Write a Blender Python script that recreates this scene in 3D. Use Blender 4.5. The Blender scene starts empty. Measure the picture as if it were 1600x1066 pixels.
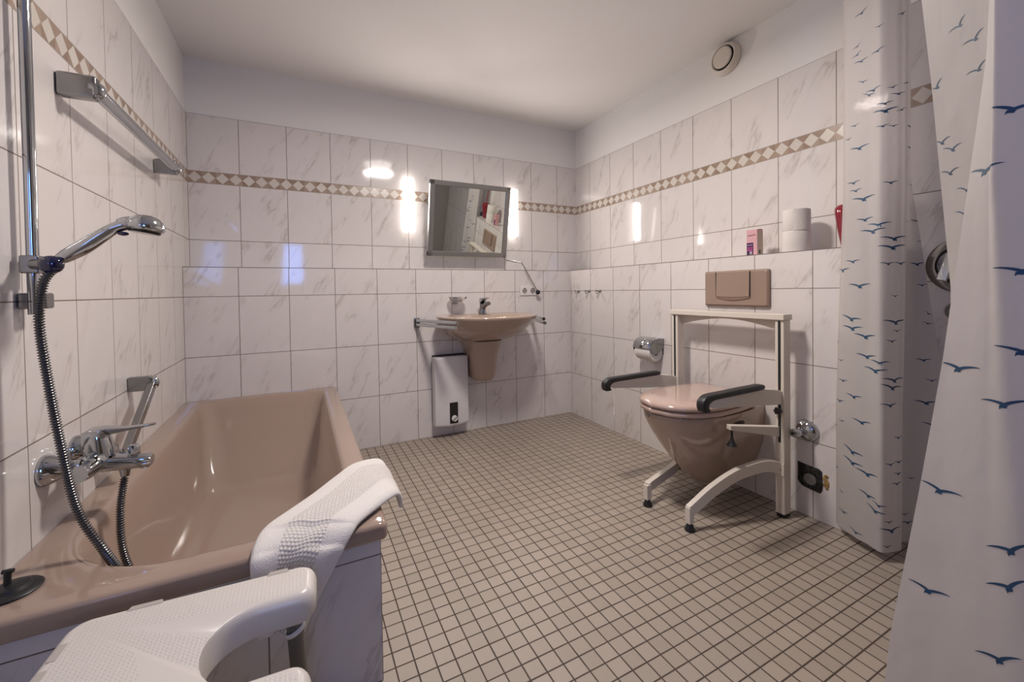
import bpy, bmesh, math, random
from mathutils import Vector, Matrix
R = math.radians
SC = bpy.context.scene
COL = SC.collection
random.seed(7)

# ------------------------------------------------------------------ camera
CX, CY, CZ = 0.5586, -2.7544, 0.9920
yaw, pit, rol = 0.4683, -0.0179, -0.0148
_fw = Vector((math.sin(yaw) * math.cos(pit), math.cos(yaw) * math.cos(pit), math.sin(pit)))
_r = Vector((math.cos(yaw), -math.sin(yaw), 0)); _up = _r.cross(_fw)
_r2 = _r * math.cos(rol) + _up * math.sin(rol); _u2 = -_r * math.sin(rol) + _up * math.cos(rol)
cam_d = bpy.data.cameras.new('camera'); cam = bpy.data.objects.new('camera', cam_d); COL.objects.link(cam)
cam.matrix_world = Matrix(((_r2.x, _u2.x, -_fw.x, CX), (_r2.y, _u2.y, -_fw.y, CY), (_r2.z, _u2.z, -_fw.z, CZ), (0, 0, 0, 1)))
cam_d.sensor_width = 36.0; cam_d.sensor_fit = 'HORIZONTAL'; cam_d.lens = 645.459 * 36 / 1600
cam_d.shift_x = (800 - 796.06) / 1600; cam_d.shift_y = (466.1 - 533) / 1600
cam_d.clip_start = 0.02
SC.camera = cam
SC.view_settings.view_transform = 'Standard'; SC.view_settings.look = 'None'
SC.view_settings.gamma = 1.0; SC.view_settings.use_curve_mapping = False
SC.view_settings.exposure = 0.25
# ------------------------------------------------------------------ world and lights
wd = bpy.data.worlds.new('world'); SC.world = wd; wd.use_nodes = True
wd.node_tree.nodes['Background'].inputs[0].default_value = (0.35, 0.5, 1.0, 1)
wd.node_tree.nodes['Background'].inputs[1].default_value = 1.0
CEIL_E = 27.0      # ceiling lamp, watts
WALL_E = 4.0       # each wall lamp, watts
SKY_E = 11.5        # window pane emission
def light(name, kind, loc, energy, color, size=0.1, rot=(0, 0, 0), size_y=None):
    d = bpy.data.lights.new(name, kind); o = bpy.data.objects.new(name, d); COL.objects.link(o)
    o.location = loc; o.rotation_euler = rot; d.energy = energy; d.color = color
    if kind == 'POINT': d.shadow_soft_size = size
    else:
        d.shape = 'RECTANGLE' if size_y else 'DISK'; d.size = size
        if size_y: d.size_y = size_y
    return o
LAMP = (1.31, -1.38)
light('ceiling_lamp_light', 'AREA', (LAMP[0], LAMP[1], 2.235), CEIL_E, (1.0, 0.925, 0.865), 0.26)
for lx in (1.250, 2.072):
    light('wall_lamp_light', 'AREA', (lx, 0.095, 1.605), WALL_E, (1.0, 0.93, 0.86), 0.07, (R(-90), 0, 0), 0.34)

# ------------------------------------------------------------------ room numbers
TW, TH, BD, TT = 0.25, 0.3279, 0.0661, 0.3252      # wall tile width and height, border band, top row
Z3, ZL, Z5 = 3 * TH, 3.5 * TH, 5 * TH
ZB = Z5 + BD; ZT = ZB + TT
W, W2, D, CEIL = 2.493, 2.6955, 0.1712, 2.352
YF = -3.56                                          # wall behind the photographer
YP = -1.955                                         # end of the low boxed wall on the right

# ------------------------------------------------------------------ node helper
class N:
    """a value in a node tree, with arithmetic"""
    def __init__(s, t, sock): s.t = t; s.s = sock
    def _m(s, op, o=None, o2=None):
        n = s.t.nodes.new('ShaderNodeMath'); n.operation = op
        s.t.links.new(s.s, n.inputs[0])
        for i, v in ((1, o), (2, o2)):
            if v is None: continue
            if isinstance(v, N): s.t.links.new(v.s, n.inputs[i])
            else: n.inputs[i].default_value = v
        return N(s.t, n.outputs[0])
    def __add__(s, o): return s._m('ADD', o)
    def __sub__(s, o): return s._m('SUBTRACT', o)
    def __mul__(s, o): return s._m('MULTIPLY', o)
    def __truediv__(s, o): return s._m('DIVIDE', o)
    def lt(s, o): return s._m('LESS_THAN', o)
    def gt(s, o): return s._m('GREATER_THAN', o)
    def floor(s): return s._m('FLOOR')
    def fract(s): return s._m('FRACT')
    def abs(s): return s._m('ABSOLUTE')
    def max(s, o): return s._m('MAXIMUM', o)
    def min(s, o): return s._m('MINIMUM', o)
    def pow(s, o): return s._m('POWER', o)
    def clamp(s):
        r = s._m('ADD', 0.0); r.s.node.use_clamp = True; return r
def new_mat(name):
    m = bpy.data.materials.new(name); m.use_nodes = True
    t = m.node_tree; return m, t, t.nodes['Principled BSDF']
def pos(t):
    g = t.nodes.new('ShaderNodeNewGeometry'); s = t.nodes.new('ShaderNodeSeparateXYZ')
    t.links.new(g.outputs['Position'], s.inputs[0]); return [N(t, s.outputs[i]) for i in range(3)]
def comb(t, a, b, c=0.0):
    n = t.nodes.new('ShaderNodeCombineXYZ')
    for i, v in enumerate((a, b, c)):
        if isinstance(v, N): t.links.new(v.s, n.inputs[i])
        else: n.inputs[i].default_value = v
    return n.outputs[0]
def noise(t, vec, scale, detail=2, rough=0.5, dist=0.0, out=0):
    n = t.nodes.new('ShaderNodeTexNoise'); n.inputs['Scale'].default_value = scale
    n.inputs['Detail'].default_value = detail; n.inputs['Roughness'].default_value = rough
    n.inputs['Distortion'].default_value = dist
    if vec is not None: t.links.new(vec, n.inputs['Vector'])
    return N(t, n.outputs[out])
def white(t, vec):
    n = t.nodes.new('ShaderNodeTexWhiteNoise'); n.noise_dimensions = '3D'; t.links.new(vec, n.inputs['Vector'])
    s = t.nodes.new('ShaderNodeSeparateColor'); t.links.new(n.outputs['Color'], s.inputs[0])
    return [N(t, s.outputs[i]) for i in range(3)]
def mixc(t, f, a, b):
    n = t.nodes.new('ShaderNodeMix'); n.data_type = 'RGBA'
    if isinstance(f, N): t.links.new(f.s, n.inputs[0])
    else: n.inputs[0].default_value = f
    for i, v in ((6, a), (7, b)):
        if isinstance(v, (tuple, list)): n.inputs[i].default_value = (*v[:3], 1)
        else: t.links.new(v, n.inputs[i])
    return n.outputs[2]
def bump(t, b, h, strength=1.0, dist=1.0):
    n = t.nodes.new('ShaderNodeBump'); n.inputs['Strength'].default_value = strength; n.inputs['Distance'].default_value = dist
    t.links.new(h.s, n.inputs['Height']); t.links.new(n.outputs[0], b.inputs['Normal'])
def setp(b, **k):
    for a, v in k.items():
        a = {'rough': 'Roughness', 'metal': 'Metallic', 'ior': 'IOR', 'coat': 'Coat Weight', 'coatr': 'Coat Roughness', 'trans': 'Transmission Weight', 'sss': 'Subsurface Weight', 'alpha': 'Alpha', 'sheen': 'Sheen Weight', 'spec': 'Specular IOR Level'}[a]
        b.inputs[a].default_value = v
def plain(name, col, rough=0.4, metal=0.0, coat=0.0, var=0.0, vscale=8, bmp=0.0, bscale=200, emis=None, spec=None):
    m, t, b = new_mat(name); b.inputs['Base Color'].default_value = (*col, 1); setp(b, rough=rough, metal=metal, coat=coat)
    if spec is not None: setp(b, spec=spec)
    tc = t.nodes.new('ShaderNodeTexCoord')
    n = noise(t, tc.outputs['Object'], vscale, 3)
    v = max(var, 0.02)
    t.links.new(mixc(t, n, tuple(c * (1 - v) for c in col), tuple(min(1, c * (1 + v)) for c in col)), b.inputs['Base Color'])
    if bmp: bump(t, b, noise(t, tc.outputs['Object'], bscale, 2) * bmp)
    if emis:
        b.inputs['Emission Color'].default_value = (*emis[0], 1); b.inputs['Emission Strength'].default_value = emis[1]
    return m

# colours in linear light
TILE = (0.675, 0.63, 0.612); VEIN = (0.36, 0.31, 0.28); GROUT = (0.20, 0.155, 0.125)
def wall_tile(name, axis, off, th=TH, seed=0.0, flip=1):
    """glazed 25 x 33 cm marbled tiles, a listello band and a top row; axis = 0 or 1 runs along the wall"""
    m, t, b = new_mat(name); P = pos(t); u = (P[axis] - off) / TW; z = P[2]
    cu, fu = u.floor(), u.fract()
    top = z.gt(ZB * th / TH + 0.0)
    zb = z / th
    cz = zb.floor().min(5.0) + top * 3.0
    lo = zb.fract(); zt = (z - (ZB * th / TH)) / TT
    fz = lo * (top * -1.0 + 1.0) + zt * top
    w = 0.0016
    ex = (fu - 0.5).abs() * -1.0 + 0.5; ez = (fz - 0.5).abs() * -1.0 + 0.5
    g = (ex * TW).lt(w).max((ez * th).lt(w))
    rnd = white(t, comb(t, cu, cz, seed))
    # vein coordinates, tilted and shifted per tile
    x = fu * TW * flip + rnd[0] * 7.0; y = fz * th + rnd[1] * 5.0
    a = R(62); vx = x * math.cos(a) + y * math.sin(a); vy = x * -math.sin(a) + y * math.cos(a)
    vec = comb(t, vx * 0.21, vy, rnd[2] * 9.0)
    n1 = noise(t, vec, 10, 4, 0.55, 0.28); n2 = noise(t, comb(t, vx * 0.5, vy, rnd[2] * 3.0 + 2.0), 9, 3, 0.6)
    ridge = ((n1 - 0.5).abs() * -42.0 + 1.0).clamp()
    mask = ((n2 - 0.49) * 8.0).clamp()
    cloud = noise(t, comb(t, vx * 0.5, vy, rnd[2] * 4.0), 9, 4, 0.6)
    vein = ridge * mask * 0.40
    # grey bruises next to the veins
    br = (((n1 - 0.5).abs() * -9.0 + 1.0).clamp() * mask) * 0.14
    c0 = mixc(t, cloud, tuple(c * 0.955 for c in TILE), tuple(min(1, c * 1.03) for c in TILE))
    c1 = mixc(t, (vein + br).clamp(), c0, VEIN)
    c2 = mixc(t, g, c1, GROUT)
    t.links.new(c2, b.inputs['Base Color'])
    rg = g * 0.6 + 0.065; t.links.new(rg.s, b.inputs['Roughness']); setp(b, spec=0.5)
    h = (fu - 0.5) * (rnd[0] - 0.5) * 0.0011 + (fz - 0.5) * (rnd[1] - 0.5) * 0.0011 - g * 0.0006
    h = h + noise(t, comb(t, P[0] + rnd[0], P[1] + rnd[1], P[2]), 7, 1) * 0.0005
    bump(t, b, h); return m
def border_mat(name, axis, off, zc):
    m, t, b = new_mat(name); P = pos(t); u = (P[axis] - off) / BD; v = (P[2] - zc) / BD
    cu, fu = u.floor(), u.fract()
    d = (fu - 0.5).abs() + v.abs()
    rnd = white(t, comb(t, cu, v.gt(0.0), fu.gt(0.5) * 1.0))
    rn2 = white(t, comb(t, cu, 3.0, 1.0))
    n = noise(t, comb(t, P[0], P[1], P[2]), 60, 4, 0.7)
    dia = mixc(t, n * rn2[0] * 0.5, (0.62, 0.57, 0.52), (0.42, 0.36, 0.30))
    tri = mixc(t, (rnd[0] * 0.55 + n * 0.4).clamp(), (0.23, 0.155, 0.11), (0.44, 0.34, 0.27))
    c = mixc(t, d.lt(0.47), tri, dia)
    gl = (d - 0.485).abs().lt(0.014).max(v.abs().gt(0.478))
    c = mixc(t, gl, c, (0.40, 0.33, 0.27))
    t.links.new(c, b.inputs['Base Color']); setp(b, rough=0.22); return m
def floor_mat():
    m, t, b = new_mat('floor_mosaic'); P = pos(t); u = (P[0] - 0.812) / 0.0497; v = (P[1] + 1.703) / 0.0493
    fu, fv = u.fract(), v.fract(); ex = (fu - 0.5).abs() * -1.0 + 0.5; ez = (fv - 0.5).abs() * -1.0 + 0.5
    wob = noise(t, comb(t, P[0], P[1], 0.0), 9, 2) * 0.022 + 0.029
    g = (ex - wob).lt(0.0).max((ez - wob).lt(0.0))
    rnd = white(t, comb(t, u.floor(), v.floor(), 2.0))
    n = noise(t, comb(t, P[0], P[1], 0.0), 260, 3, 0.7)
    c = mixc(t, rnd[0], (0.31, 0.26, 0.215), (0.37, 0.305, 0.26))
    c = mixc(t, rnd[1] * 0.4, c, (0.355, 0.31, 0.25)); c = mixc(t, n * 0.25, c, (0.36, 0.30, 0.24))
    c = mixc(t, g, c, (0.060, 0.040, 0.030)); t.links.new(c, b.inputs['Base Color'])
    t.links.new((g * 0.35 + 0.42).s, b.inputs['Roughness'])
    h = (fu - 0.5) * (rnd[0] - 0.5) * 0.0004 + (fv - 0.5) * (rnd[1] - 0.5) * 0.0004 - g * 0.0008 + n * 0.00006
    bump(t, b, h); return m

M = {}
M['floor'] = floor_mat()
M['plaster'] = plain('white_plaster', (0.77, 0.745, 0.73), 0.9, var=0.02, vscale=3, bmp=0.0006, bscale=90)
M['t_back'] = wall_tile('tiles_back', 0, 0.0, seed=1.0)
M['t_right'] = wall_tile('tiles_right', 1, -0.274, seed=2.0, flip=-1)
M['t_rightup'] = wall_tile('tiles_right_upper', 1, -0.267, seed=3.0, flip=-1)
M['t_left'] = wall_tile('tiles_left', 1, -0.1786, seed=4.0)
M['t_shower'] = wall_tile('tiles_shower', 1, -0.267, th=0.3345, seed=5.0, flip=-1)
M['t_tubend'] = wall_tile('tiles_tub_end', 0, 0.228, seed=8.0)
M['t_tubside'] = wall_tile('tiles_tub_side', 1, 0.0, seed=9.0)
M['b_back'] = border_mat('border_back', 0, 0.0, (Z5 + ZB) / 2)
M['b_left'] = border_mat('border_left', 1, 0.01, (Z5 + ZB) / 2)
M['b_right'] = border_mat('border_right', 1, 0.02, (Z5 + ZB) / 2)
M['b_shower'] = border_mat('border_shower', 1, 0.02, (Z5 + ZB) / 2 * 0.3345 / TH)
M['grey_trim'] = plain('tile_edge_trim', (0.17, 0.14, 0.125), 0.4)
M['chrome'] = plain('chrome', (0.50, 0.52, 0.54), 0.06, 1.0)
M['chrome_dull'] = plain('brushed_chrome', (0.30, 0.30, 0.30), 0.2, 1.0)
M['hose_metal'] = plain('hose_metal', (0.11, 0.11, 0.115), 0.25, 1.0)
M['steel_grey'] = plain('grey_metal', (0.28, 0.27, 0.26), 0.35, 0.7)
M['tub'] = plain('beige_enamel', (0.335, 0.243, 0.193), 0.10, coat=0.5, var=0.015)
M['ceramic'] = plain('beige_ceramic', (0.385, 0.285, 0.225), 0.09, coat=0.5, var=0.015)
M['seat_pink'] = plain('beige_pink_plastic', (0.47, 0.345, 0.295), 0.13, coat=0.3)
M['flush'] = plain('beige_plastic', (0.30, 0.215, 0.17), 0.2)
M['white_enamel'] = plain('white_coated_steel', (0.66, 0.60, 0.53), 0.35, var=0.03)
M['white_plastic'] = plain('white_plastic', (0.72, 0.68, 0.66), 0.35)
M['heater_white'] = plain('heater_white', (0.66, 0.63, 0.64), 0.4)
M['black'] = plain('black_rubber_and_shade', (0.012, 0.012, 0.014), 0.45)
M['black_gloss'] = plain('black_plastic', (0.01, 0.010, 0.018), 0.12)
M['navy'] = plain('dark_blue_plastic', (0.008, 0.008, 0.05), 0.08, coat=0.6)
M['dark_glass'] = plain('dark_panel', (0.012, 0.012, 0.014), 0.15)
M['mirror'] = plain('mirror_glass', (0.70, 0.72, 0.68), 0.01, 1.0)
M['red'] = plain('dark_red_plastic', (0.20, 0.008, 0.02), 0.12, coat=0.5)
M['paper'] = plain('toilet_paper', (0.66, 0.62, 0.59), 0.9, bmp=0.002, bscale=260)
M['cardboard'] = plain('cardboard_core', (0.30, 0.22, 0.15), 0.9)
M['grey_tube'] = plain('grey_leg_tube', (0.14, 0.135, 0.12), 0.4, 0.3)
M['foam'] = plain('yellow_foam', (0.32, 0.20, 0.075), 0.8, var=0.4, vscale=60, bmp=0.01, bscale=80)
M['bird'] = plain('bird_print', (0.012, 0.055, 0.12), 0.5)
def lerp(a, b, t): return a + (b - a) * t
def catmull(P, n):
    out = []
    for i in range(len(P) - 1):
        p0 = P[max(i - 1, 0)]; p1 = P[i]; p2 = P[i + 1]; p3 = P[min(i + 2, len(P) - 1)]
        for k in range(n):
            t = k / n
            out.append(tuple(0.5 * ((2 * b) + (-a + c) * t + (2 * a - 5 * b + 4 * c - d) * t * t + (-a + 3 * b - 3 * c + d) * t ** 3)
                             for a, b, c, d in zip(p0, p1, p2, p3)))
    out.append(tuple(P[-1]))
    return out
FAR_LO = [(2.485, -1.862), (2.462, -1.878), (2.447, -1.905), (2.420, -1.960), (2.412, -1.995), (2.393, -2.042), (2.425, -2.060),
          (2.455, -2.066), (2.480, -2.070), (2.520, -2.050), (2.560, -2.062), (2.590, -2.090), (2.612, -2.128), (2.625, -2.15)]
FAR_HI = [(2.480, -1.890), (2.458, -1.905), (2.440, -1.920), (2.425, -1.965), (2.418, -2.000), (2.405, -2.035), (2.425, -2.065),
          (2.440, -2.080), (2.460, -2.092), (2.500, -2.062), (2.540, -2.058), (2.570, -2.050), (2.590, -2.048), (2.60, -2.050)]
def far_plan(z):
    t = min(max((z - .5) / .9, 0), 1)
    return [(lerp(a[0], b[0], t), lerp(a[1], b[1], t)) for a, b in zip(FAR_LO, FAR_HI)]
def interp(T, z):
    if z <= T[0][0]: return T[0][1]
    for (z0, v0), (z1, v1) in zip(T, T[1:]):
        if z <= z1: return lerp(v0, v1, (z - z0) / (z1 - z0))
    return T[-1][1]
# y where each crease of the near curtain hangs, as height -> y, at its own x
HEM_BACK = [(.05, -2.475), (.60, -2.478), (.976, -2.489), (1.316, -2.465), (1.455, -2.453), (2.05, -2.41)]      # x = 1.47
HEM_FRONT = [(.05, -2.424), (.45, -2.455), (.68, -2.487), (.88, -2.512), (1.28, -2.552), (2.05, -2.58)]            # x = 1.36
SEAM = [(.05, -2.610), (.58, -2.605), (.75, -2.592), (1.12, -2.573), (1.4, -2.572), (2.05, -2.572)]                # x = 1.33
def near_plan(z):
    hb = interp(HEM_BACK, z); hf = interp(HEM_FRONT, z); se = interp(SEAM, z)
    hf = max(hf, se + .004)
    return [(1.470, hb), (1.438, lerp(hb, -2.60, .45)), (1.405, -2.60), (1.425, -2.66), (1.430, -2.72), (1.375, -2.70),
            (1.352, lerp(se, -2.70, .5)), (1.330, se), (1.338, lerp(se, hf, .35)), (1.350, lerp(se, hf, .7)), (1.360, hf)]
FAR_BIRDS = [(0.2436, 1.996, 0.046, 15), (0.5449, 1.934, 0.03, 20), (0.3782, 1.908, 0.03, 0), (0.2179, 1.882, 0.03, 20), (0.2179, 1.851, 0.035, 25), (0.3654, 1.825, 0.047, 10), (0.2436, 1.82, 0.049, 0), (0.2564, 1.742, 0.037, -15), (0.3333, 1.695, 0.056, 0), (0.3013, 1.685, 0.046, -20), (0.4551, 1.685, 0.033, 10), (0.6538, 1.695, 0.085, 15), (0.5064, 1.659, 0.041, 0), (0.4103, 1.633, 0.048, 0), (0.4103, 1.607, 0.076, 0), (0.5449, 1.602, 0.03, 20), (0.2051, 1.592, 0.034, 0), (0.3974, 1.555, 0.041, 0), (0.4615, 1.55, 0.03, 0), (1.0, 1.581, 0.052, 0), (0.1667, 1.55, 0.03, 0), (0.2308, 1.503, 0.07, 0), (1.0, 1.503, 0.052, 0), (0.1987, 1.379, 0.054, 0), (0.4423, 1.353, 0.044, 0), (1.0, 1.363, 0.03, 0), (0.2115, 1.348, 0.049, 0), (0.2628, 1.311, 0.085, 0), (0.2756, 1.234, 0.063, 0), (0.3718, 1.208, 0.076, 0), (0.7115, 1.218, 0.085, 0), (0.9615, 1.228, 0.05, 0), (0.3333, 1.187, 0.085, 0), (0.4679, 1.156, 0.079, 0), (0.4551, 1.125, 0.085, 0), (1.0, 1.151, 0.03, 0), (0.1987, 1.083, 0.059, 0), (0.4295, 1.068, 0.048, 0), (0.5449, 1.068, 0.044, 0), (0.8846, 1.068, 0.06, 0), (0.1026, 1.052, 0.071, 0), (0.2372, 0.99, 0.085, 0), (0.9103, 0.99, 0.037, 0), (0.4872, 0.953, 0.03, 0), (0.1923, 0.865, 0.085, -8), (0.1987, 0.829, 0.085, 0), (0.2885, 0.803, 0.085, 0), (0.4936, 0.86, 0.085, 0), (0.9423, 0.886, 0.03, -40), (0.9231, 0.85, 0.034, -15), (0.5128, 0.829, 0.037, 0), (0.4615, 0.793, 0.043, 0), (0.3013, 0.73, 0.077, 0), (0.3782, 0.715, 0.067, 0), (0.3526, 0.684, 0.085, 0), (0.8718, 0.715, 0.05, 0), (0.1474, 0.621, 0.046, 0), (0.4872, 0.653, 0.085, 0), (0.9038, 0.642, 0.038, 0), (0.0, 0.767, 0.047, 0), (0.1154, 0.699, 0.03, 0), (0.4679, 0.627, 0.085, -8), (0.2115, 0.57, 0.066, 0), (0.1154, 0.538, 0.047, 0), (0.4487, 0.564, 0.064, 0), (0.8654, 0.559, 0.071, 0), (0.8846, 0.481, 0.055, 0), (0.141, 0.461, 0.033, 0), (0.2628, 0.481, 0.071, 0), (0.0, 0.429, 0.061, 0), (0.5513, 0.445, 0.043, 0), (0.2051, 0.357, 0.085, -12), (0.2051, 0.315, 0.085, -8), (0.3077, 0.295, 0.085, 0), (0.4551, 0.352, 0.045, 0), (0.5577, 0.357, 0.046, 0), (0.5513, 0.315, 0.048, 0), (0.5321, 0.279, 0.05, 0), (0.7821, 0.274, 0.03, 0), (0.0, 0.258, 0.074, 0), (0.1346, 0.18, 0.03, -20), (0.3141, 0.217, 0.068, -8), (0.3718, 0.201, 0.054, -10), (0.3526, 0.175, 0.071, -12), (0.1538, 0.103, 0.049, 0), (0.4423, 0.144, 0.041, 0), (0.7372, 0.139, 0.035, 0), (0.7564, 0.108, 0.05, 0), (0.4615, 0.113, 0.085, 0), (0.2244, 0.056, 0.056, -8), (0.4295, 0.056, 0.039, 0), (0.891, 0.346, 0.03, 0), (0.8654, 0.212, 0.03, 0)]
NEAR_BIRDS = [(0.0725, 1.379, 0.028, 30), (0.095, 1.347, 0.029, 20), (0.0975, 1.301, 0.028, 20), (0.0175, 1.304, 0.028, 30), (0.0175, 1.215, 0.028, 0), (0.0425, 1.199, 0.028, 0), (0.0325, 1.164, 0.028, 0), (0.065, 1.132, 0.028, 0), (0.0575, 1.097, 0.028, 0), (0.05, 1.031, 0.028, -40), (0.8275, 1.136, 0.05, 0), (0.9075, 0.878, 0.05, 0), (0.73, 0.843, 0.05, -10), (0.9225, 0.703, 0.05, 0), (0.7375, 0.664, 0.05, -30), (0.7475, 0.617, 0.05, -35), (0.9175, 0.554, 0.05, -10), (0.765, 0.519, 0.05, -30), (0.68, 1.203, 0.05, 10), (0.6775, 1.007, 0.05, 0), (0.685, 0.91, 0.05, 0)]
def curtain_mat():
    m, t, b = new_mat('curtain_film'); tc = pos(t)
    n = noise(t, comb(t, tc[0], tc[1], tc[2]), 5, 3)
    t.links.new(mixc(t, n, (0.66, 0.62, 0.60), (0.72, 0.68, 0.66)), b.inputs['Base Color']); setp(b, rough=0.6)
    bump(t, b, noise(t, comb(t, tc[0], tc[1], tc[2] * 0.5), 14, 3) * 0.004)
    tr = t.nodes.new('ShaderNodeBsdfTranslucent'); tr.inputs[0].default_value = (0.75, 0.71, 0.69, 1)
    tp = t.nodes.new('ShaderNodeBsdfTransparent'); tp.inputs[0].default_value = (0.95, 0.93, 0.92, 1)
    m1 = t.nodes.new('ShaderNodeMixShader'); m1.inputs[0].default_value = 0.45
    m2 = t.nodes.new('ShaderNodeMixShader'); m2.inputs[0].default_value = 0.04
    t.links.new(b.outputs[0], m1.inputs[1]); t.links.new(tr.outputs[0], m1.inputs[2])
    t.links.new(m1.outputs[0], m2.inputs[1]); t.links.new(tp.outputs[0], m2.inputs[2])
    t.links.new(m2.outputs[0], t.nodes['Material Output'].inputs[0]); return m
M['curtain'] = curtain_mat()
def clear_mat(name, col, rough):
    m, t, b = new_mat(name); b.inputs['Base Color'].default_value = (*col, 1); setp(b, rough=rough, trans=1.0, ior=1.45)
    n = noise(t, t.nodes.new('ShaderNodeTexCoord').outputs['Object'], 30, 2); t.links.new((n * 0.04 + rough).s, b.inputs['Roughness']); return m
M['clear'] = clear_mat('clear_glass', (0.9, 0.92, 0.92), 0.03)
def lamp_mat():
    m, t, b = new_mat('etched_lamp_glass'); P = pos(t)
    n = noise(t, comb(t, P[0], P[1], P[2]), 34, 3, 0.6); n2 = noise(t, comb(t, P[0], P[1], P[2]), 9, 1)
    k = (((n - 0.5).abs() * -26.0 + 1.0).clamp() * ((n2 - 0.50) * 9.0).clamp())
    b.inputs['Base Color'].default_value = (0.8, 0.79, 0.76, 1); setp(b, rough=0.15)
    b.inputs['Emission Color'].default_value = (1.0, 0.95, 0.89, 1)
    t.links.new((k * -2.9 + 3.3).s, b.inputs['Emission Strength']); return m
M['lamp'] = lamp_mat()
M['dome'] = plain('ceiling_lamp_glass', (0.8, 0.78, 0.75), 0.3, emis=((1.0, 0.92, 0.84), 8.0))
M['sky_pane'] = plain('window_daylight', (0.3, 0.4, 0.7), 0.2, emis=((0.14, 0.34, 1.0), SKY_E))
def stool_mat():
    m, t, b = new_mat('stool_plastic'); b.inputs['Base Color'].default_value = (0.60, 0.56, 0.52, 1); setp(b, rough=0.3)
    P = pos(t); u = P[0] / 0.0062; v = P[1] / 0.0062
    dd = ((u.fract() - 0.5).pow(2.0) + (v.fract() - 0.5).pow(2.0)); dots = (dd * -9.0 + 1.0).clamp()
    g = t.nodes.new('ShaderNodeNewGeometry'); s = t.nodes.new('ShaderNodeSeparateXYZ'); t.links.new(g.outputs['Normal'], s.inputs[0])
    up = N(t, s.outputs[2]).gt(0.995)
    n = noise(t, comb(t, P[0], P[1], P[2]), 6, 2)
    t.links.new(mixc(t, n, (0.60, 0.56, 0.525), (0.645, 0.60, 0.56)), b.inputs['Base Color'])
    bump(t, b, dots * up * 0.0006); return m
M['stool'] = stool_mat()
def towel_mat():
    m, t, b = new_mat('terry_towel'); tc = t.nodes.new('ShaderNodeTexCoord'); s = t.nodes.new('ShaderNodeSeparateXYZ')
    uv = t.nodes.new('ShaderNodeUVMap'); t.links.new(uv.outputs[0], s.inputs[0])
    u, v = N(t, s.outputs[0]), N(t, s.outputs[1])      # metres along and across
    P = pos(t)
    band = ((v - 0.100).abs()).lt(0.044)
    iu = u / 0.0085; iv = v / 0.0085 + iu.floor() * 0.5
    dd = ((iu.fract() - 0.5).pow(2.0) + (iv.fract() - 0.5).pow(2.0)); dots = (dd * -5.0 + 1.0).clamp()
    edge = (((v - 0.100).abs() - 0.047).abs()).lt(0.003)
    n = noise(t, comb(t, P[0], P[1], P[2]), 420, 2)
    hh = dots * band * 0.0022 + (band * -1.0 + 1.0) * n * 0.0022 + edge * 0.001
    t.links.new(mixc(t, band * (dots * -1.0 + 1.0), (0.74, 0.70, 0.67), (0.62, 0.58, 0.55)), b.inputs['Base Color'])
    setp(b, rough=0.95, sheen=0.3); bump(t, b, hh); return m
M['towel'] = towel_mat()

# ------------------------------------------------------------------ mesh helpers (all coordinates are world metres)
def BM(): return bmesh.new()
def obj(name, bm, mat, parent=None, smooth=True, bevel=0.0, origin=None, sub=0, solid=0.0, angle=40, bseg=3):
    """link ONE mesh object; vertices given in world space"""
    if origin is None:
        if parent is not None: origin = Vector((0, 0, 0))
        else:
            xs = [v.co for v in bm.verts]
            lo = Vector([min(c[i] for c in xs) for i in range(3)]); hi = Vector([max(c[i] for c in xs) for i in range(3)])
            origin = Vector(((lo.x + hi.x) / 2, (lo.y + hi.y) / 2, lo.z))
    base = Vector((0, 0, 0)); p = parent
    while p is not None: base += p.location; p = p.parent
    origin = Vector(origin)
    for v in bm.verts: v.co -= base + origin
    bmesh.ops.recalc_face_normals(bm, faces=bm.faces) if not bm.faces.layers.int.get('keep') else None
    me = bpy.data.meshes.new(name); bm.to_mesh(me); bm.free()
    for mm in (mat if isinstance(mat, (list, tuple)) else [mat]): me.materials.append(mm)
    o = bpy.data.objects.new(name, me); COL.objects.link(o); o.location = origin; o.parent = parent
    if smooth:
        me.polygons.foreach_set('use_smooth', [True] * len(me.polygons))
    if bevel:
        b = o.modifiers.new('bevel', 'BEVEL'); b.width = bevel; b.segments = bseg; b.limit_method = 'ANGLE'; b.angle_limit = R(32)
        b.harden_normals = True
    if solid:
        s = o.modifiers.new('solid', 'SOLIDIFY'); s.thickness = solid; s.offset = 0
    if sub:
        s = o.modifiers.new('sub', 'SUBSURF'); s.levels = sub; s.render_levels = sub
    if smooth and not bevel: me.set_sharp_from_angle(angle=R(angle))
    return o
def thing(name, loc, label, cat, group=None):
    o = bpy.data.objects.new(name, None); COL.objects.link(o); o.location = loc; o.empty_display_size = 0.05
    return tag(o, label, cat, group)
def tag(o, label=None, cat=None, group=None, kind=None):
    if label: o['label'] = label
    if cat: o['category'] = cat
    if group: o['group'] = group
    if kind: o['kind'] = kind
    return o
def box(bm, lo, hi, mi=0):
    c = [(lo[i] + hi[i]) / 2 for i in range(3)]; s = [abs(hi[i] - lo[i]) for i in range(3)]
    r = bmesh.ops.create_cube(bm, size=1.0, matrix=Matrix.Translation(c) @ Matrix.Diagonal((*s, 1)))
    for f in {f for v in r['verts'] for f in v.link_faces}: f.material_index = mi
    return r['verts']
def beam(bm, a, b, w, h, up=(0, 0, 1)):
    """rectangular bar from a to b, w sideways, h along up"""
    a, b = Vector(a), Vector(b); d = (b - a).normalized(); s = d.cross(Vector(up)).normalized(); u = s.cross(d)
    vs = [[bm.verts.new(p + s * sx * w / 2 + u * sy * h / 2) for sx, sy in ((-1, -1), (1, -1), (1, 1), (-1, 1))] for p in (a, b)]
    skin(bm, vs, True, True, True)
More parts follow.
